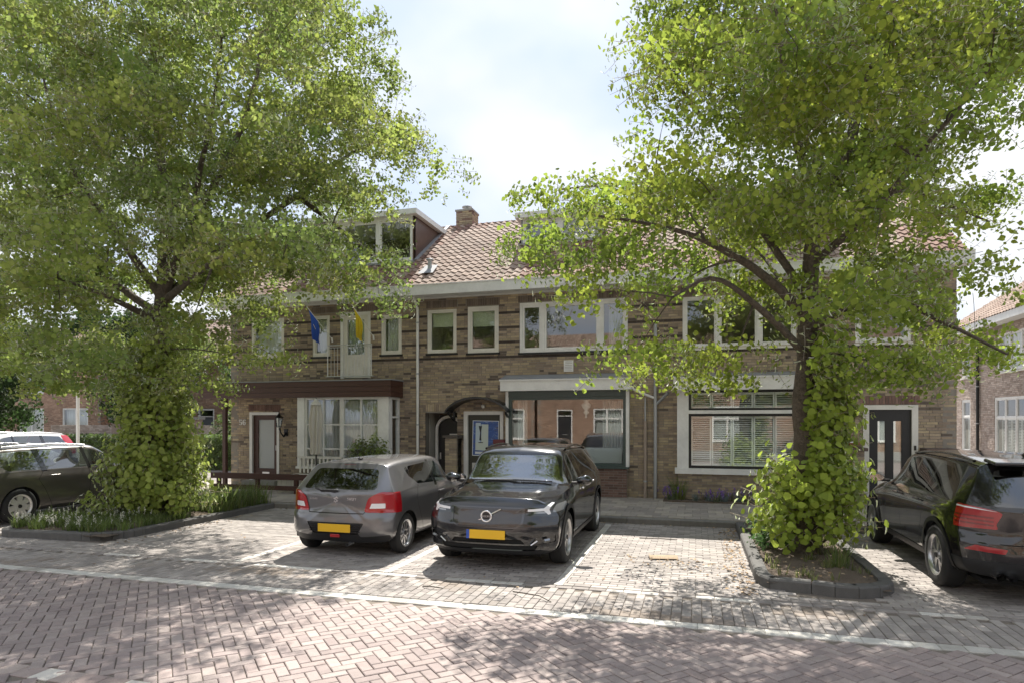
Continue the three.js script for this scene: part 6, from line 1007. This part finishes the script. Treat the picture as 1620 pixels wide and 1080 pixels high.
// ---------------------------------------------------------------- two estate cars at the far left
function wagon(label, pos, turn, P, o) {
  const S = { nose: 0.8, low: 0.9, k: 0.92, L: 4.52, arch: 0.355, wy: 0.315, fa: 1.34, ra: -1.3, nt: 72,
    rear: (x, y) => -2.26 + 0.34 * Math.pow(x / 0.88, 3.6) + (y > 0.9 ? 0.34 * (y - 0.9) / 0.5 : 0) + (y < 0.4 ? 0.08 : 0),
    front: (x, y) => 2.26 - 0.5 * Math.pow(x / 0.88, 3) - (y > 0.66 ? 0.32 * Math.pow((y - 0.66) / 0.3, 1.7) : 0),
    st: [[0.00, 0.25, 0.76, 0.84, 0.58, 0.82, 0.9, 0.58, 1.33, 1.38],
      [0.06, 0.22, 0.81, 0.875, 0.62, 0.845, 0.92, 0.59, 1.36, 1.415],
      [0.22, 0.2, 0.82, 0.882, 0.66, 0.84, 0.925, 0.595, 1.39, 1.455],
      [0.42, 0.19, 0.82, 0.87, 0.62, 0.83, 0.915, 0.6, 1.395, 1.46],
      [0.55, 0.19, 0.82, 0.87, 0.6, 0.83, 0.905, 0.595, 1.37, 1.44],
      [0.62, 0.19, 0.82, 0.87, 0.6, 0.825, 0.9, 0.6, 1.27, 1.335],
      [0.7, 0.19, 0.82, 0.875, 0.6, 0.82, 0.895, 0.64, 1.06, 1.11],
      [0.76, 0.19, 0.82, 0.88, 0.6, 0.81, 0.89, 0.66, 0.93, 0.975],
      [0.86, 0.2, 0.82, 0.88, 0.58, 0.78, 0.83, 0.6, 0.885, 0.92],
      [1.00, 0.22, 0.74, 0.82, 0.52, 0.74, 0.68, 0.54, 0.75, 0.78]] };
  const c = new Car('parked_car', label, S, pos, turn, P), T = c.T; if (o.scale) T.scale.setScalar(o.scale);
  for (const s of [-1, 1]) for (const z of [S.fa, S.ra]) c.take(cutWheel(z, S.wy, S.arch, s));
  c.take(cutEnd([[-0.6, 0.95], [0.6, 0.95], [0.5, 1.3], [-0.5, 1.3]], -2.4, -1.5, 0.06), 'rear_window', CM.dark); c.take(cutEnd([[-0.66, 0.95], [0.66, 0.95], [0.5, 1.35], [-0.5, 1.35]], 0.2, 1.8, 0.06), 'windscreen', CM.screen);
  for (const s of [-1, 1]) {
    c.take(cutSide([[1.1, 0.945], [0.14, 0.95], [0.12, 1.345], [0.36, 1.3], [0.75, 1.12]], s, 0.03), 'front_side_window', CM.glass);
    c.take(cutSide([[0.06, 0.95], [-0.78, 0.955], [-0.82, 1.345], [0.04, 1.35]], s, 0.03), 'rear_side_window', CM.glass);
    c.take(cutSide([[-0.9, 0.955], [-1.5, 0.97], [-1.66, 1.1], [-1.55, 1.31], [-0.94, 1.345]], s, 0.04), 'quarter_window', CM.glass);
    c.take(cutSide([[0.14, 0.92], [0.06, 0.92], [0.04, 1.38], [0.12, 1.38]], s, 0, 0.4), 'pillar', CM.gloss); c.take(cutSide([[-0.78, 0.92], [-0.9, 0.92], [-0.94, 1.37], [-0.82, 1.37]], s, 0, 0.4), 'pillar', CM.gloss);
    seam(c, [[1.1, 0.94], [1.12, 0.7], [1.05, 0.35], [0.98, 0.27]], s); seam(c, [[0.08, 0.94], [0.08, 0.6], [0.04, 0.27]], s); seam(c, [[-0.84, 0.95], [-0.98, 0.78], [-0.86, 0.6], [-0.7, 0.27]], s);
    c.take(cutSide([[0.95, 0.27], [0.95, 0.1], [-0.92, 0.1], [-0.92, 0.27]], s, 0, 0.4), 'sill_trim', CM.trim, T, 0.004);
    const l1 = o.tall ? [[0.5, 0.85], [0.48, 1.34], [0.9, 1.38], [0.95, 0.7], [0.62, 0.7]] : [[0.56, 0.74], [0.54, 1.2], [0.9, 1.2], [0.95, 0.7]]; c.take(cutEnd(s > 0 ? l1 : mirrorPts(l1), -2.4, o.tall ? -1.62 : -1.72, 0.03), 'tail_lamp', CM.red, T, 0.004);
    const h1 = [[0.5, 0.66], [0.5, 0.76], [0.86, 0.82], [0.88, 0.66]]; c.take(cutEnd(s > 0 ? h1 : mirrorPts(h1), 1.5, 2.4, 0.03), 'head_lamp', CM.lens);
    mirrorPart(T, s * 0.86, 0.99, 0.86, s, P, 0.95); handle(T, s * 0.865, 0.83, 0.24, s, P); handle(T, s * 0.873, 0.835, -0.66, s, P);
    const r = []; for (let i = 0; i <= 12; i++) { const t = i / 12; r.push(V(s * 0.57, 1.42 + 0.055 * Math.sin(Math.PI * t) - 0.02 * t, 0.2 - 1.9 * t)); } mesh('roof_rail', new MB().tube(r, r.map(() => 0.014), 8), CM.alloy, T);
    for (const z of [S.fa, S.ra]) wheel(T, s * 0.765, S.wy, z, 0.315, s, { width: 0.205, rim: 0.215, spokes: 7, sw: 0.1, flare: 1.15, dish: 0.02, m: mat([0.62, 0.61, 0.58], 0.4, { metalness: 0.5 }) });
  }
  mesh('number_plate', new RoundedBoxGeometry(0.52, 0.115, 0.012, 1, 0.004).translate(0, 0.62, -2.27), CM.plate, T);
  cabin(T, { w: 0.8, fl: 0.25, z0: -1.9, z1: 1.05, belt: 0.92, seat: 0.32, dash: 1.0, seatM: o.seatM }); liners(T, S, 0.86); c.done();
}
wagon('dark grey estate car parked beside the overgrown island', [-13.26, 0, 5.25], Math.PI, paint([0.12, 0.11, 0.1], 0.3, 0.5), { seatM: CM.seatPale, scale: 1.05 });
wagon('silver white estate car with tall red tail lamps in the side street', [-21.7, 0.06, 0.5], 0.1, paint([0.55, 0.55, 0.54], 0.3, 0.2), { scale: 1.06, tall: true });
// ---------------------------------------------------------------- small plants, furniture and litter
seed(51);
function tuftGeo(n, h, w, spread, cols, tip) {
  const m = new MB();
  for (let i = 0; i < n; i++) {
    const a = rnd() * 6.283, r = spread * Math.sqrt(rnd()), H = h * rr(0.55, 1.1), lean = rr(0.15, 0.6) * H, c = pick(cols), x = Math.cos(a) * r, z = Math.sin(a) * r, b = a + rr(-0.8, 0.8), sx = -Math.sin(b) * w / 2, sz = Math.cos(b) * w / 2;
    const p = (t, k) => [x + Math.cos(b) * lean * t * t + sx * k, H * t * (1 - 0.15 * t), z + Math.sin(b) * lean * t * t + sz * k];
    m.quad(p(0, -1), p(0, 1), p(0.5, 0.8), p(0.5, -0.8), c); m.quad(p(0.5, -0.8), p(0.5, 0.8), p(1, 0.1), p(1, -0.1), c);
    if (tip && rnd() < tip.p) { const q = p(1, 0); for (let k = 0; k < 5; k++) leafGeo(m, V(q[0], q[1] - 0.02 * k, q[2]), V(rr(-1, 1), rr(0.2, 1), rr(-1, 1)), V(rr(-1, 1), 1, rr(-1, 1)), tip.s, tip.s * 0.8, mulc(tip.c, rr(0.8, 1.2))); }
  }
  return m.geo();
}
const GRASSM = leafMat(); const gcols = [[0.14, 0.2, 0.05], [0.17, 0.23, 0.06], [0.12, 0.17, 0.045], [0.22, 0.23, 0.09]];
const soilY = (x, z) => 0.12 + 0.05 * fbm(x * 2.5, z * 2.5, 4, 4);
function scatter(name, label, cat, geo, n, where, scale, m = GRASSM) { const list = []; let guard = 0; while (list.length < n && guard++ < n * 30) { const p = where(); if (p) list.push([V(p[0], p[2] ?? soilY(p[0], p[1]) - 0.01, p[1]), V(gauss() * 0.08, 1, gauss() * 0.08).normalize(), scale * rr(0.6, 1.3), mulc([1, 1, 1], rr(0.8, 1.25))]); } return tag(instanced(name, geo, m, list), label, cat); }
const inLeft = () => { const x = rr(-11.4, -9.25), z = rr(3.6, 7.6); return Math.hypot(Math.max(0, x + 9.75), Math.max(0, z - 6.95)) > 0.55 ? null : [x, z]; };
scatter('grass', 'lush green grass on the overgrown island', 'grass', tuftGeo(16, 0.2, 0.012, 0.07, gcols), 620, () => { const p = inLeft(); return p && fbm(p[0] * 1.2, p[1] * 1.2, 3, 2) > -0.16 ? p : null; }, 1);
scatter('tall_grass', 'tall wild grass by the pavement end of the island', 'grass', tuftGeo(22, 0.48, 0.012, 0.08, gcols), 90, () => [rr(-10.0, -9.2), rr(3.5, 5.0)], 1);
scatter('wild_flowers', 'white flowering weeds among the island grass', 'flowers', tuftGeo(7, 0.32, 0.012, 0.06, gcols, { p: 0.8, s: 0.03, c: [0.7, 0.68, 0.6] }), 70, () => { const p = inLeft(); return p && p[1] > 5.6 && p[0] < -9.6 ? p : null; }, 1);
scatter('island_weeds', 'sparse weeds on the bare tree island', 'weeds', tuftGeo(9, 0.13, 0.012, 0.05, gcols), 90, () => { const x = rr(0.9, 2.0), z = rr(3.6, 7.6); return fbm(x * 2, z * 2, 7, 2) > 0.02 ? [x, z] : null; }, 1);
{ const t = tag(mesh('grass_tuft', tuftGeo(60, 0.42, 0.012, 0.14, gcols), GRASSM), 'bushy grass tuft at the foot of the bare island tree', 'grass'); t.position.set(1.72, 0.1, 6.85); }
{ const l = []; for (let i = 0; i < 150; i++) { const x = rr(0.85, 1.6), z = rr(4.2, 6.0), t = rr(0.7, 1.2); if (Math.hypot(x - 1.5, z - 5.9) < 0.9 || z < 5) l.push([V(x, 0.12 + rr(0, 0.12), z), V(gauss(), 0.7, gauss()).normalize(), rr(0.5, 0.9), [t * 0.7, t * 0.85, t * 0.8]]); } tag(instanced('ivy', sprigGeo({ size: 0.07, cols: [[0.07, 0.12, 0.04], [0.1, 0.16, 0.05]], leaves: 9, len: 0.2 }), LEAFM, l), 'low ivy creeping at the foot of the island tree', 'ivy'); }
// planted strip before the white shuttered window
structure(mesh('flower_bed', new MB().box(-0.72, 0.02, 0.01, 2.9, 0.13, 0.66), M.soil));
{ const fc = [[0.2, 0.25, 0.24], [0.16, 0.21, 0.19], [0.24, 0.29, 0.27]], fesc = tuftGeo(70, 0.24, 0.007, 0.08, fc), lav = tuftGeo(34, 0.3, 0.01, 0.1, [[0.12, 0.16, 0.08]], { p: 0.75, s: 0.032, c: [0.26, 0.14, 0.5] }), tall = tuftGeo(120, 0.62, 0.012, 0.13, [[0.2, 0.25, 0.07], [0.28, 0.29, 0.1], [0.16, 0.22, 0.06]]);
  const put = (name, g, label, cat, x, z, s, group) => { const o = tag(mesh(name, g, GRASSM), label, cat, group); o.position.set(x, 0.12, z); o.scale.setScalar(s); o.rotation.y = rnd() * 6; };
  put('ornamental_grass', tall, 'tall yellow green ornamental grass beside the downpipe', 'plant', -0.38, 0.32, 1.05);
  for (const [x, z] of [[0.0, 0.5], [0.3, 0.48], [0.62, 0.52], [0.95, 0.46], [1.28, 0.5], [1.6, 0.5], [1.95, 0.46], [2.3, 0.5]]) put('fescue_tuft', fesc, 'blue grey fescue tuft in the strip below the shuttered window', 'plant', x, z, rr(0.9, 1.2), 'fescue tufts in the flower strip');
  for (const [x, z] of [[-0.56, 0.5], [0.2, 0.25], [0.46, 0.6], [0.8, 0.24], [1.1, 0.25], [1.75, 0.26], [2.1, 0.24], [2.5, 0.3]]) put('purple_flowers', lav, 'purple flowering plant in the strip below the shuttered window', 'plant', x, z, rr(0.85, 1.25), 'purple flowers in the flower strip'); }
const bushMat = LEAFM;
function bush(name, label, pos, r, n, cols, size, o = {}) {
  const T = thing(name, label, o.cat || 'shrub', pos, 0, o.group), st = new MB(), l = [];
  for (let i = 0; i < n; i++) { const d = V(gauss(), Math.abs(gauss()), gauss()).normalize().multiplyScalar(Math.pow(rnd(), 0.4)), p = V(d.x * r[0], d.y * r[1] + (o.lift || 0.1), d.z * r[2]), t = rr(0.75, 1.3); l.push([p, V(d.x, d.y * 0.6 + rr(0.1, 0.8), d.z).normalize(), rr(0.8, 1.2), [t, t, t]]); if (i % 12 === 0) st.tube([V(0, 0, 0), p.clone().multiplyScalar(0.5), p], [0.015, 0.01, 0.004], 4); }
  stuff(mesh('stems', st, M.bark, T)); instanced('foliage', sprigGeo({ size, cols, leaves: 9, len: 0.2, ...o.sprig }), bushMat, l, T); return T;
}
// ---------------------------------------------------------------- forecourt of number 56
{
  const F = thing('timber_fence', 'low dark brown timber rail fence before the end house', 'fence', [0, 0, 1.65]);
  for (const x of [-12.1, -10.9, -9.75, -8.6, -7.4]) mesh('post', B6(x - 0.045, 0.08, -0.045, x + 0.045, 0.6, 0.045), M.brownWood, F);
  mesh('rail', B6(-12.3, 0.45, 0.046, -7.2, 0.6, 0.08), M.brownWood, F); mesh('rail', B6(-12.3, 0.18, 0.046, -7.2, 0.3, 0.08), M.brownWood, F);
  const P = thing('porch_post', 'slim dark brown post under the wooden porch fascia', 'post', [-12.75, 0.08, 0.66]); mesh('shaft', B6(-0.05, 0, -0.05, 0.05, 2.5, 0.05), M.brownWood, P); mesh('foot', B6(-0.08, 0, -0.08, 0.08, 0.04, 0.08), M.black, P);
  const U = thing('closed_parasol', 'closed cream parasol on a dark pole before the bay window', 'parasol', [-9.52, 0.1, 1.12]);
  const g = new THREE.CylinderGeometry(0.1, 0.17, 1.35, 48, 14, true), p = g.attributes.position;
  for (let i = 0; i < p.count; i++) { const a = Math.atan2(p.getZ(i), p.getX(i)), t = (p.getY(i) + 0.675) / 1.35, k = (1 + 0.28 * Math.sin(a * 8 + t * 2)) * (0.75 + 0.45 * Math.sin(Math.PI * Math.min(1, (1 - t) * 1.25 + 0.1)) * (t < 0.22 ? 0.62 : 1)); p.setXYZ(i, p.getX(i) * k, p.getY(i), p.getZ(i) * k); }
  g.computeVertexNormals(); mesh('canopy', g.translate(0, 1.66, 0), mat([0.55, 0.52, 0.46], 0.95, { side: THREE.DoubleSide }), U); mesh('vent_cap', new THREE.ConeGeometry(0.16, 0.2, 10, 1, true).translate(0, 2.36, 0), mat([0.55, 0.52, 0.46], 0.95), U); mesh('pole', new MB().bar([0, 0, 0], [0, 2.45, 0], 0.045, 0.045, undefined, 12), mat([0.05, 0.045, 0.04], 0.5), U); mesh('base', new THREE.CylinderGeometry(0.25, 0.28, 0.08, 24).translate(0, 0.04, 0), M.concrete, U);
  const Bn = thing('garden_bench', 'pale slatted garden bench below the bay window', 'bench', [-9.7, 0.1, 0.9]);
  for (let i = 0; i < 11; i++) mesh('back_slat', B6(-0.62 + i * 0.12, 0.45, -0.24, -0.57 + i * 0.12, 0.84, -0.21), M.cream, Bn);
  mesh('top_rail', B6(-0.68, 0.84, -0.25, 0.68, 0.9, -0.2), M.cream, Bn); for (let i = 0; i < 4; i++) mesh('seat_slat', B6(-0.68, 0.4, -0.18 + i * 0.11, 0.68, 0.43, -0.09 + i * 0.11), M.cream, Bn); for (const [x, z] of [[-0.64, -0.22], [0.64, -0.22], [-0.64, 0.24], [0.64, 0.24]]) mesh('leg', B6(x - 0.03, 0, z - 0.03, x + 0.03, 0.4, z + 0.03), M.cream, Bn);
  const pl = thing('planter', 'pale wooden planter box behind the timber fence', 'planter', [-10.0, 0.1, 1.42]); for (let i = 0; i < 6; i++) mesh('board', B6(-0.42 + i * 0.14, 0, -0.08, -0.29 + i * 0.14, 0.34, 0.08), M.cream, pl);
  bush('leafy_shrub', 'light green leafy shrub before the white bay window', [-8.05, 0.1, 1.05], [0.65, 1.15, 0.35], 260, [[0.15, 0.2, 0.06], [0.2, 0.25, 0.07]], 0.075, { lift: 0.25 });
}
// flags on slanting poles
for (const [x, y, tx, ty, tz, col, label] of [[-9.72, 4.2, -10.05, 5.0, 0.75, [0.035, 0.11, 0.5], 'blue flag with small white marks hanging by the balcony'], [-8.44, 4.22, -8.72, 5.0, 0.7, [0.72, 0.55, 0.02], 'plain yellow flag hanging by the balcony door']]) {
  const F = thing('flag', label, 'flag', [x, y, 0], 0, 'flags by the balcony'), dx = tx - x, dy = ty - y;
  mesh('pole', new MB().bar([0, 0, 0.02], [dx, dy, tz], 0.022, 0.018, undefined, 8), M.white, F); mesh('holder', new MB().bar([0, -0.08, 0.02], [0.0, 0.06, 0.05], 0.05, 0.05, undefined, 8), M.white, F);
  const g = new THREE.PlaneGeometry(0.36, 0.82, 24, 20), p = g.attributes.position;
  for (let i = 0; i < p.count; i++) { const u = p.getX(i) / 0.36 + 0.5, v = 0.5 - p.getY(i) / 0.82; p.setXYZ(i, dx * (0.58 + 0.36 * u) * 1 + 0.03 * Math.sin(v * 5), dy * (0.58 + 0.36 * u) - v * (0.62 + 0.15 * u), 0.02 + (tz - 0.02) * (0.58 + 0.36 * u) * (1 - 0.35 * v) + 0.05 * Math.sin(u * 14 + v * 2) * v); }
  g.computeVertexNormals(); mesh('cloth', g, phys(col, 0.95, { transmission: 0.3, thickness: 0, side: THREE.DoubleSide }), F);
  if (col[2] > 0.3) { mesh('emblem', new MB().bar([dx * 0.8, dy * 0.8 - 0.28, tz * 0.62 + 0.075], [dx * 0.7, dy * 0.7 - 0.33, tz * 0.55 + 0.075], 0.03, 0.008), M.white, F); }
}
{ const B = thing('clay_bowl', 'clay bowl with pale stones on the brick pier', 'bowl', [3.28, 1.37, 0.2]); mesh('dish', new THREE.LatheGeometry([[0, 0], [0.09, 0], [0.19, 0.09], [0.2, 0.11], [0.18, 0.1], [0.08, 0.03], [0, 0.03]].map((q) => new THREE.Vector2(...q)), 24), mat([0.3, 0.11, 0.06], 0.8), B); for (let i = 0; i < 5; i++) mesh('stone', new THREE.IcosahedronGeometry(0.04, 1).scale(1.2, 0.8, 1).translate(rr(-0.08, 0.08), 0.1, rr(-0.08, 0.08)), M.white, B);
  bush('pier_shrub', 'dark shrub beside the brick pier by the black door', [2.86, 0.1, 0.35], [0.3, 1.05, 0.3], 170, [[0.05, 0.085, 0.03], [0.07, 0.11, 0.035]], 0.06); }
// ---------------------------------------------------------------- the side street on the left: hedge, wall, pole, house
function hedge(label, x0, x1, z0, z1, h, n) {
  const T = thing('clipped_hedge', label, 'hedge', [0, 0, 0]), l = []; mesh('core', B6(x0 + 0.18, 0.02, z0 + 0.18, x1 - 0.18, h - 0.15, z1 - 0.18), mat([0.13, 0.15, 0.07], 1), T);
  for (let i = 0; i < n; i++) { const f = rnd(); let p, d; if (f < 0.45) { p = V(rr(x0, x1), rr(0.1, h), z1 - 0.12); d = V(gauss() * 0.5, 0.4, 1); } else if (f < 0.8) { p = V(rr(x0, x1), h - 0.12, rr(z0, z1)); d = V(gauss() * 0.6, 1, gauss() * 0.6); } else { p = V(rnd() < 0.5 ? x1 - 0.12 : x0 + 0.12, rr(0.1, h), rr(z0, z1)); d = V(p.x > (x0 + x1) / 2 ? 1 : -1, 0.4, gauss() * 0.5); } const t = rr(0.75, 1.3); l.push([p, d.normalize(), rr(0.8, 1.15), [t, t, t]]); }
  instanced('foliage', sprigGeo({ size: 0.07, cols: [[0.13, 0.19, 0.05], [0.17, 0.23, 0.06], [0.1, 0.15, 0.045]], leaves: 10, len: 0.18 }), LEAFM, l, T);
}
hedge('clipped green hedge across the side street', -40, -16.4, -5.4, -4.5, 1.32, 6000);
{
  const W = thing('garden_wall', 'pale brick garden wall with pillars behind the hedge', 'wall', [-29, 0, -7]);
  brickWall(W, { x0: 0, x1: 14, y0: 0, y1: 1.75, pal: BRK.pale, singles: 120, near: [11, 1.5] });
  for (const x of [4, 8, 12.2]) { const p = part('pillar', W); mesh('shaft', B6(x - 0.25, 0, -0.4, x + 0.25, 2.0, 0.12, lin('#a89588')), M.brick, p); mesh('cap', B6(x - 0.32, 2.0, -0.47, x + 0.32, 2.1, 0.19), M.concrete, p); }
  const Pp = thing('street_pole', 'plain white steel pole before the hedge', 'pole', [-18.2, 0.05, 0.6]); mesh('shaft', new MB().bar([0, 0, 0], [0, 3.1, 0], 0.09, 0.09, undefined, 14), M.white, Pp); mesh('cap', new THREE.SphereGeometry(0.05, 10, 8).translate(0, 3.1, 0), M.zinc, Pp);
  const H = thing('far_house', 'orange brick house half hidden behind the garden wall', 'house', [-33, 0, -14]); simpleHouse(H, { w: 15, pal: BRK.orange, wins: [{ x0: 2, x1: 4, y0: 0.8, y1: 2.7, xs: [3], net: 1 }, { x0: 9, x1: 11, y0: 0.8, y1: 2.7, xs: [10], net: 1 }, { x0: 2, x1: 4, y0: 3.6, y1: 4.9, net: 1 }, { x0: 9, x1: 11, y0: 3.6, y1: 4.9, xs: [10], net: 1 }], door: { x0: 6, x1: 7.1, y0: 0, y1: 2.6 } });
  const H2 = thing('far_house', 'orange brick house with green door further down the side street', 'house', [-49.5, 0, -14]); simpleHouse(H2, { w: 15.5, pal: BRK.orange, wins: [{ x0: 2, x1: 4, y0: 0.8, y1: 2.7, xs: [3], net: 1 }, { x0: 9, x1: 11, y0: 0.8, y1: 2.7, xs: [10], net: 1 }, { x0: 12.5, x1: 14.5, y0: 0.8, y1: 2.7, xs: [13.5], net: 1 }, { x0: 9, x1: 11, y0: 3.6, y1: 4.9, xs: [10], net: 1 }], door: { x0: 6, x1: 7.1, y0: 0, y1: 2.6, col: [0.05, 0.12, 0.07] } });
  bush('garden_bush', 'rounded yellow green bush beside the garden wall', [-18.3, 0.05, -6.2], [1.2, 2.1, 0.8], 420, [[0.15, 0.2, 0.05], [0.1, 0.15, 0.04]], 0.09); bush('garden_bush', 'dark bush behind the hedge near the white pole', [-22.6, 0.05, -6.1], [1.3, 2.3, 0.7], 420, [[0.06, 0.1, 0.03], [0.09, 0.13, 0.04]], 0.09);
}
// ---------------------------------------------------------------- litter on the paving
{
  const m = new MB(); leafGeo(m, V(0, 0.003, 0), V(1, 0.1, 0), V(0, 1, 0.15), 0.045, 0.035, [1, 1, 1]); const g = m.geo(), list = [], cols = ['#92785a', '#a58c6c', '#7d664c', '#ad977a'].map(lin);
  const drop = (x, z, y = 0.004) => list.push([V(x, y, z), V(gauss() * 0.2, 1, gauss() * 0.2).normalize(), rr(0.5, 1.2), pick(cols)]);
  for (let i = 0; i < 650; i++) { const k = rnd(); if (k < 0.42) drop(0.66 - Math.abs(gauss()) * 0.22, rr(3.5, 8.1)); else if (k < 0.62) drop(rr(-9, 0.6), 3.44 + Math.abs(gauss()) * 0.1); else if (k < 0.72) drop(-0.3 + gauss() * 0.5, 6.6 + gauss() * 0.35); else if (k < 0.84) drop(rr(0.9, 2.0), rr(5.5, 7.6), 0.14); else if (k < 0.94) drop(-9.02 + Math.abs(gauss()) * 0.25, rr(4.5, 8)); else drop(rr(-9, 3), rr(4, 9.2)); }
  tag(instanced('leaf_litter', g, mat([1, 1, 1], 0.95, { side: THREE.DoubleSide }), list), 'dry brown leaves scattered along the kerbs', 'leaves');
  const tw = (label, x, z, pts) => { const T = tag(mesh('fallen_twig', new MB().tube(pts.map((p) => V(...p)), pts.map((_, i) => 0.008 - 0.001 * i), 5, [1, 1, 1]), M.bark), label, 'twig', 'twigs fallen on the paving'); T.position.set(x, 0.01, z); };
  tw('crooked dark twig near the white parking line end', -2.0, 8.72, [[0, 0.01, 0], [0.15, 0.03, 0.1], [0.34, 0.02, 0.12], [0.5, 0, 0.25]]); tw('short forked twig before the black crossover', -3.1, 8.75, [[0, 0, 0], [0.12, 0.02, 0.05], [0.26, 0, 0.02]]); tw('thin straight twig in the empty bay', -0.9, 4.9, [[0, 0, 0], [0.3, 0.01, 0.02], [0.6, 0, 0.0]]);
  const c = thing('bark_piece', 'pale curved piece of bark lying in the empty bay', 'bark', [-0.45, 0, 6.35], 0.2); const q = new THREE.CylinderGeometry(0.3, 0.3, 0.4, 10, 1, true, -0.4, 0.8).rotateZ(Math.PI / 2).translate(0, 0, -0.27).rotateX(-Math.PI / 2).translate(0, 0.01, 0); mesh('sheet', q, mat([0.4, 0.3, 0.2], 0.9, { side: THREE.DoubleSide, map: woodTex }), c);
}
// a bare twig hanging from the linden before the upper window
{ const T = thing('dead_branch', 'bare dark branch hanging before the upper three-light window', 'branch', [-0.6, 0, 4.6]); const m = new MB(), P = [[0.75, 4.6, 0.6], [0.35, 4.35, 0.4], [0.05, 4.12, 0.2], [-0.15, 3.85, 0.1], [-0.3, 3.6, 0.05]].map((p) => V(...p)); mesh('stem', new MB().tube(P, [0.022, 0.018, 0.014, 0.01, 0.005], 6), M.bark, T); for (const [i, d] of [[2, [-0.5, 0.12, 0.1]], [2, [-0.42, -0.05, 0]], [3, [-0.45, -0.02, 0.1]], [3, [-0.25, 0.15, 0]], [1, [-0.45, 0.2, 0]], [1, [0.2, -0.4, 0.1]]]) { const a = P[i], b = a.clone().add(V(...d)); mesh('twig', new MB().tube([a, a.clone().lerp(b, 0.5).add(V(0, 0.03, 0)), b], [0.008, 0.005, 0.002], 4), M.bark, T); } void m; }
renderer.render(scene, camera);
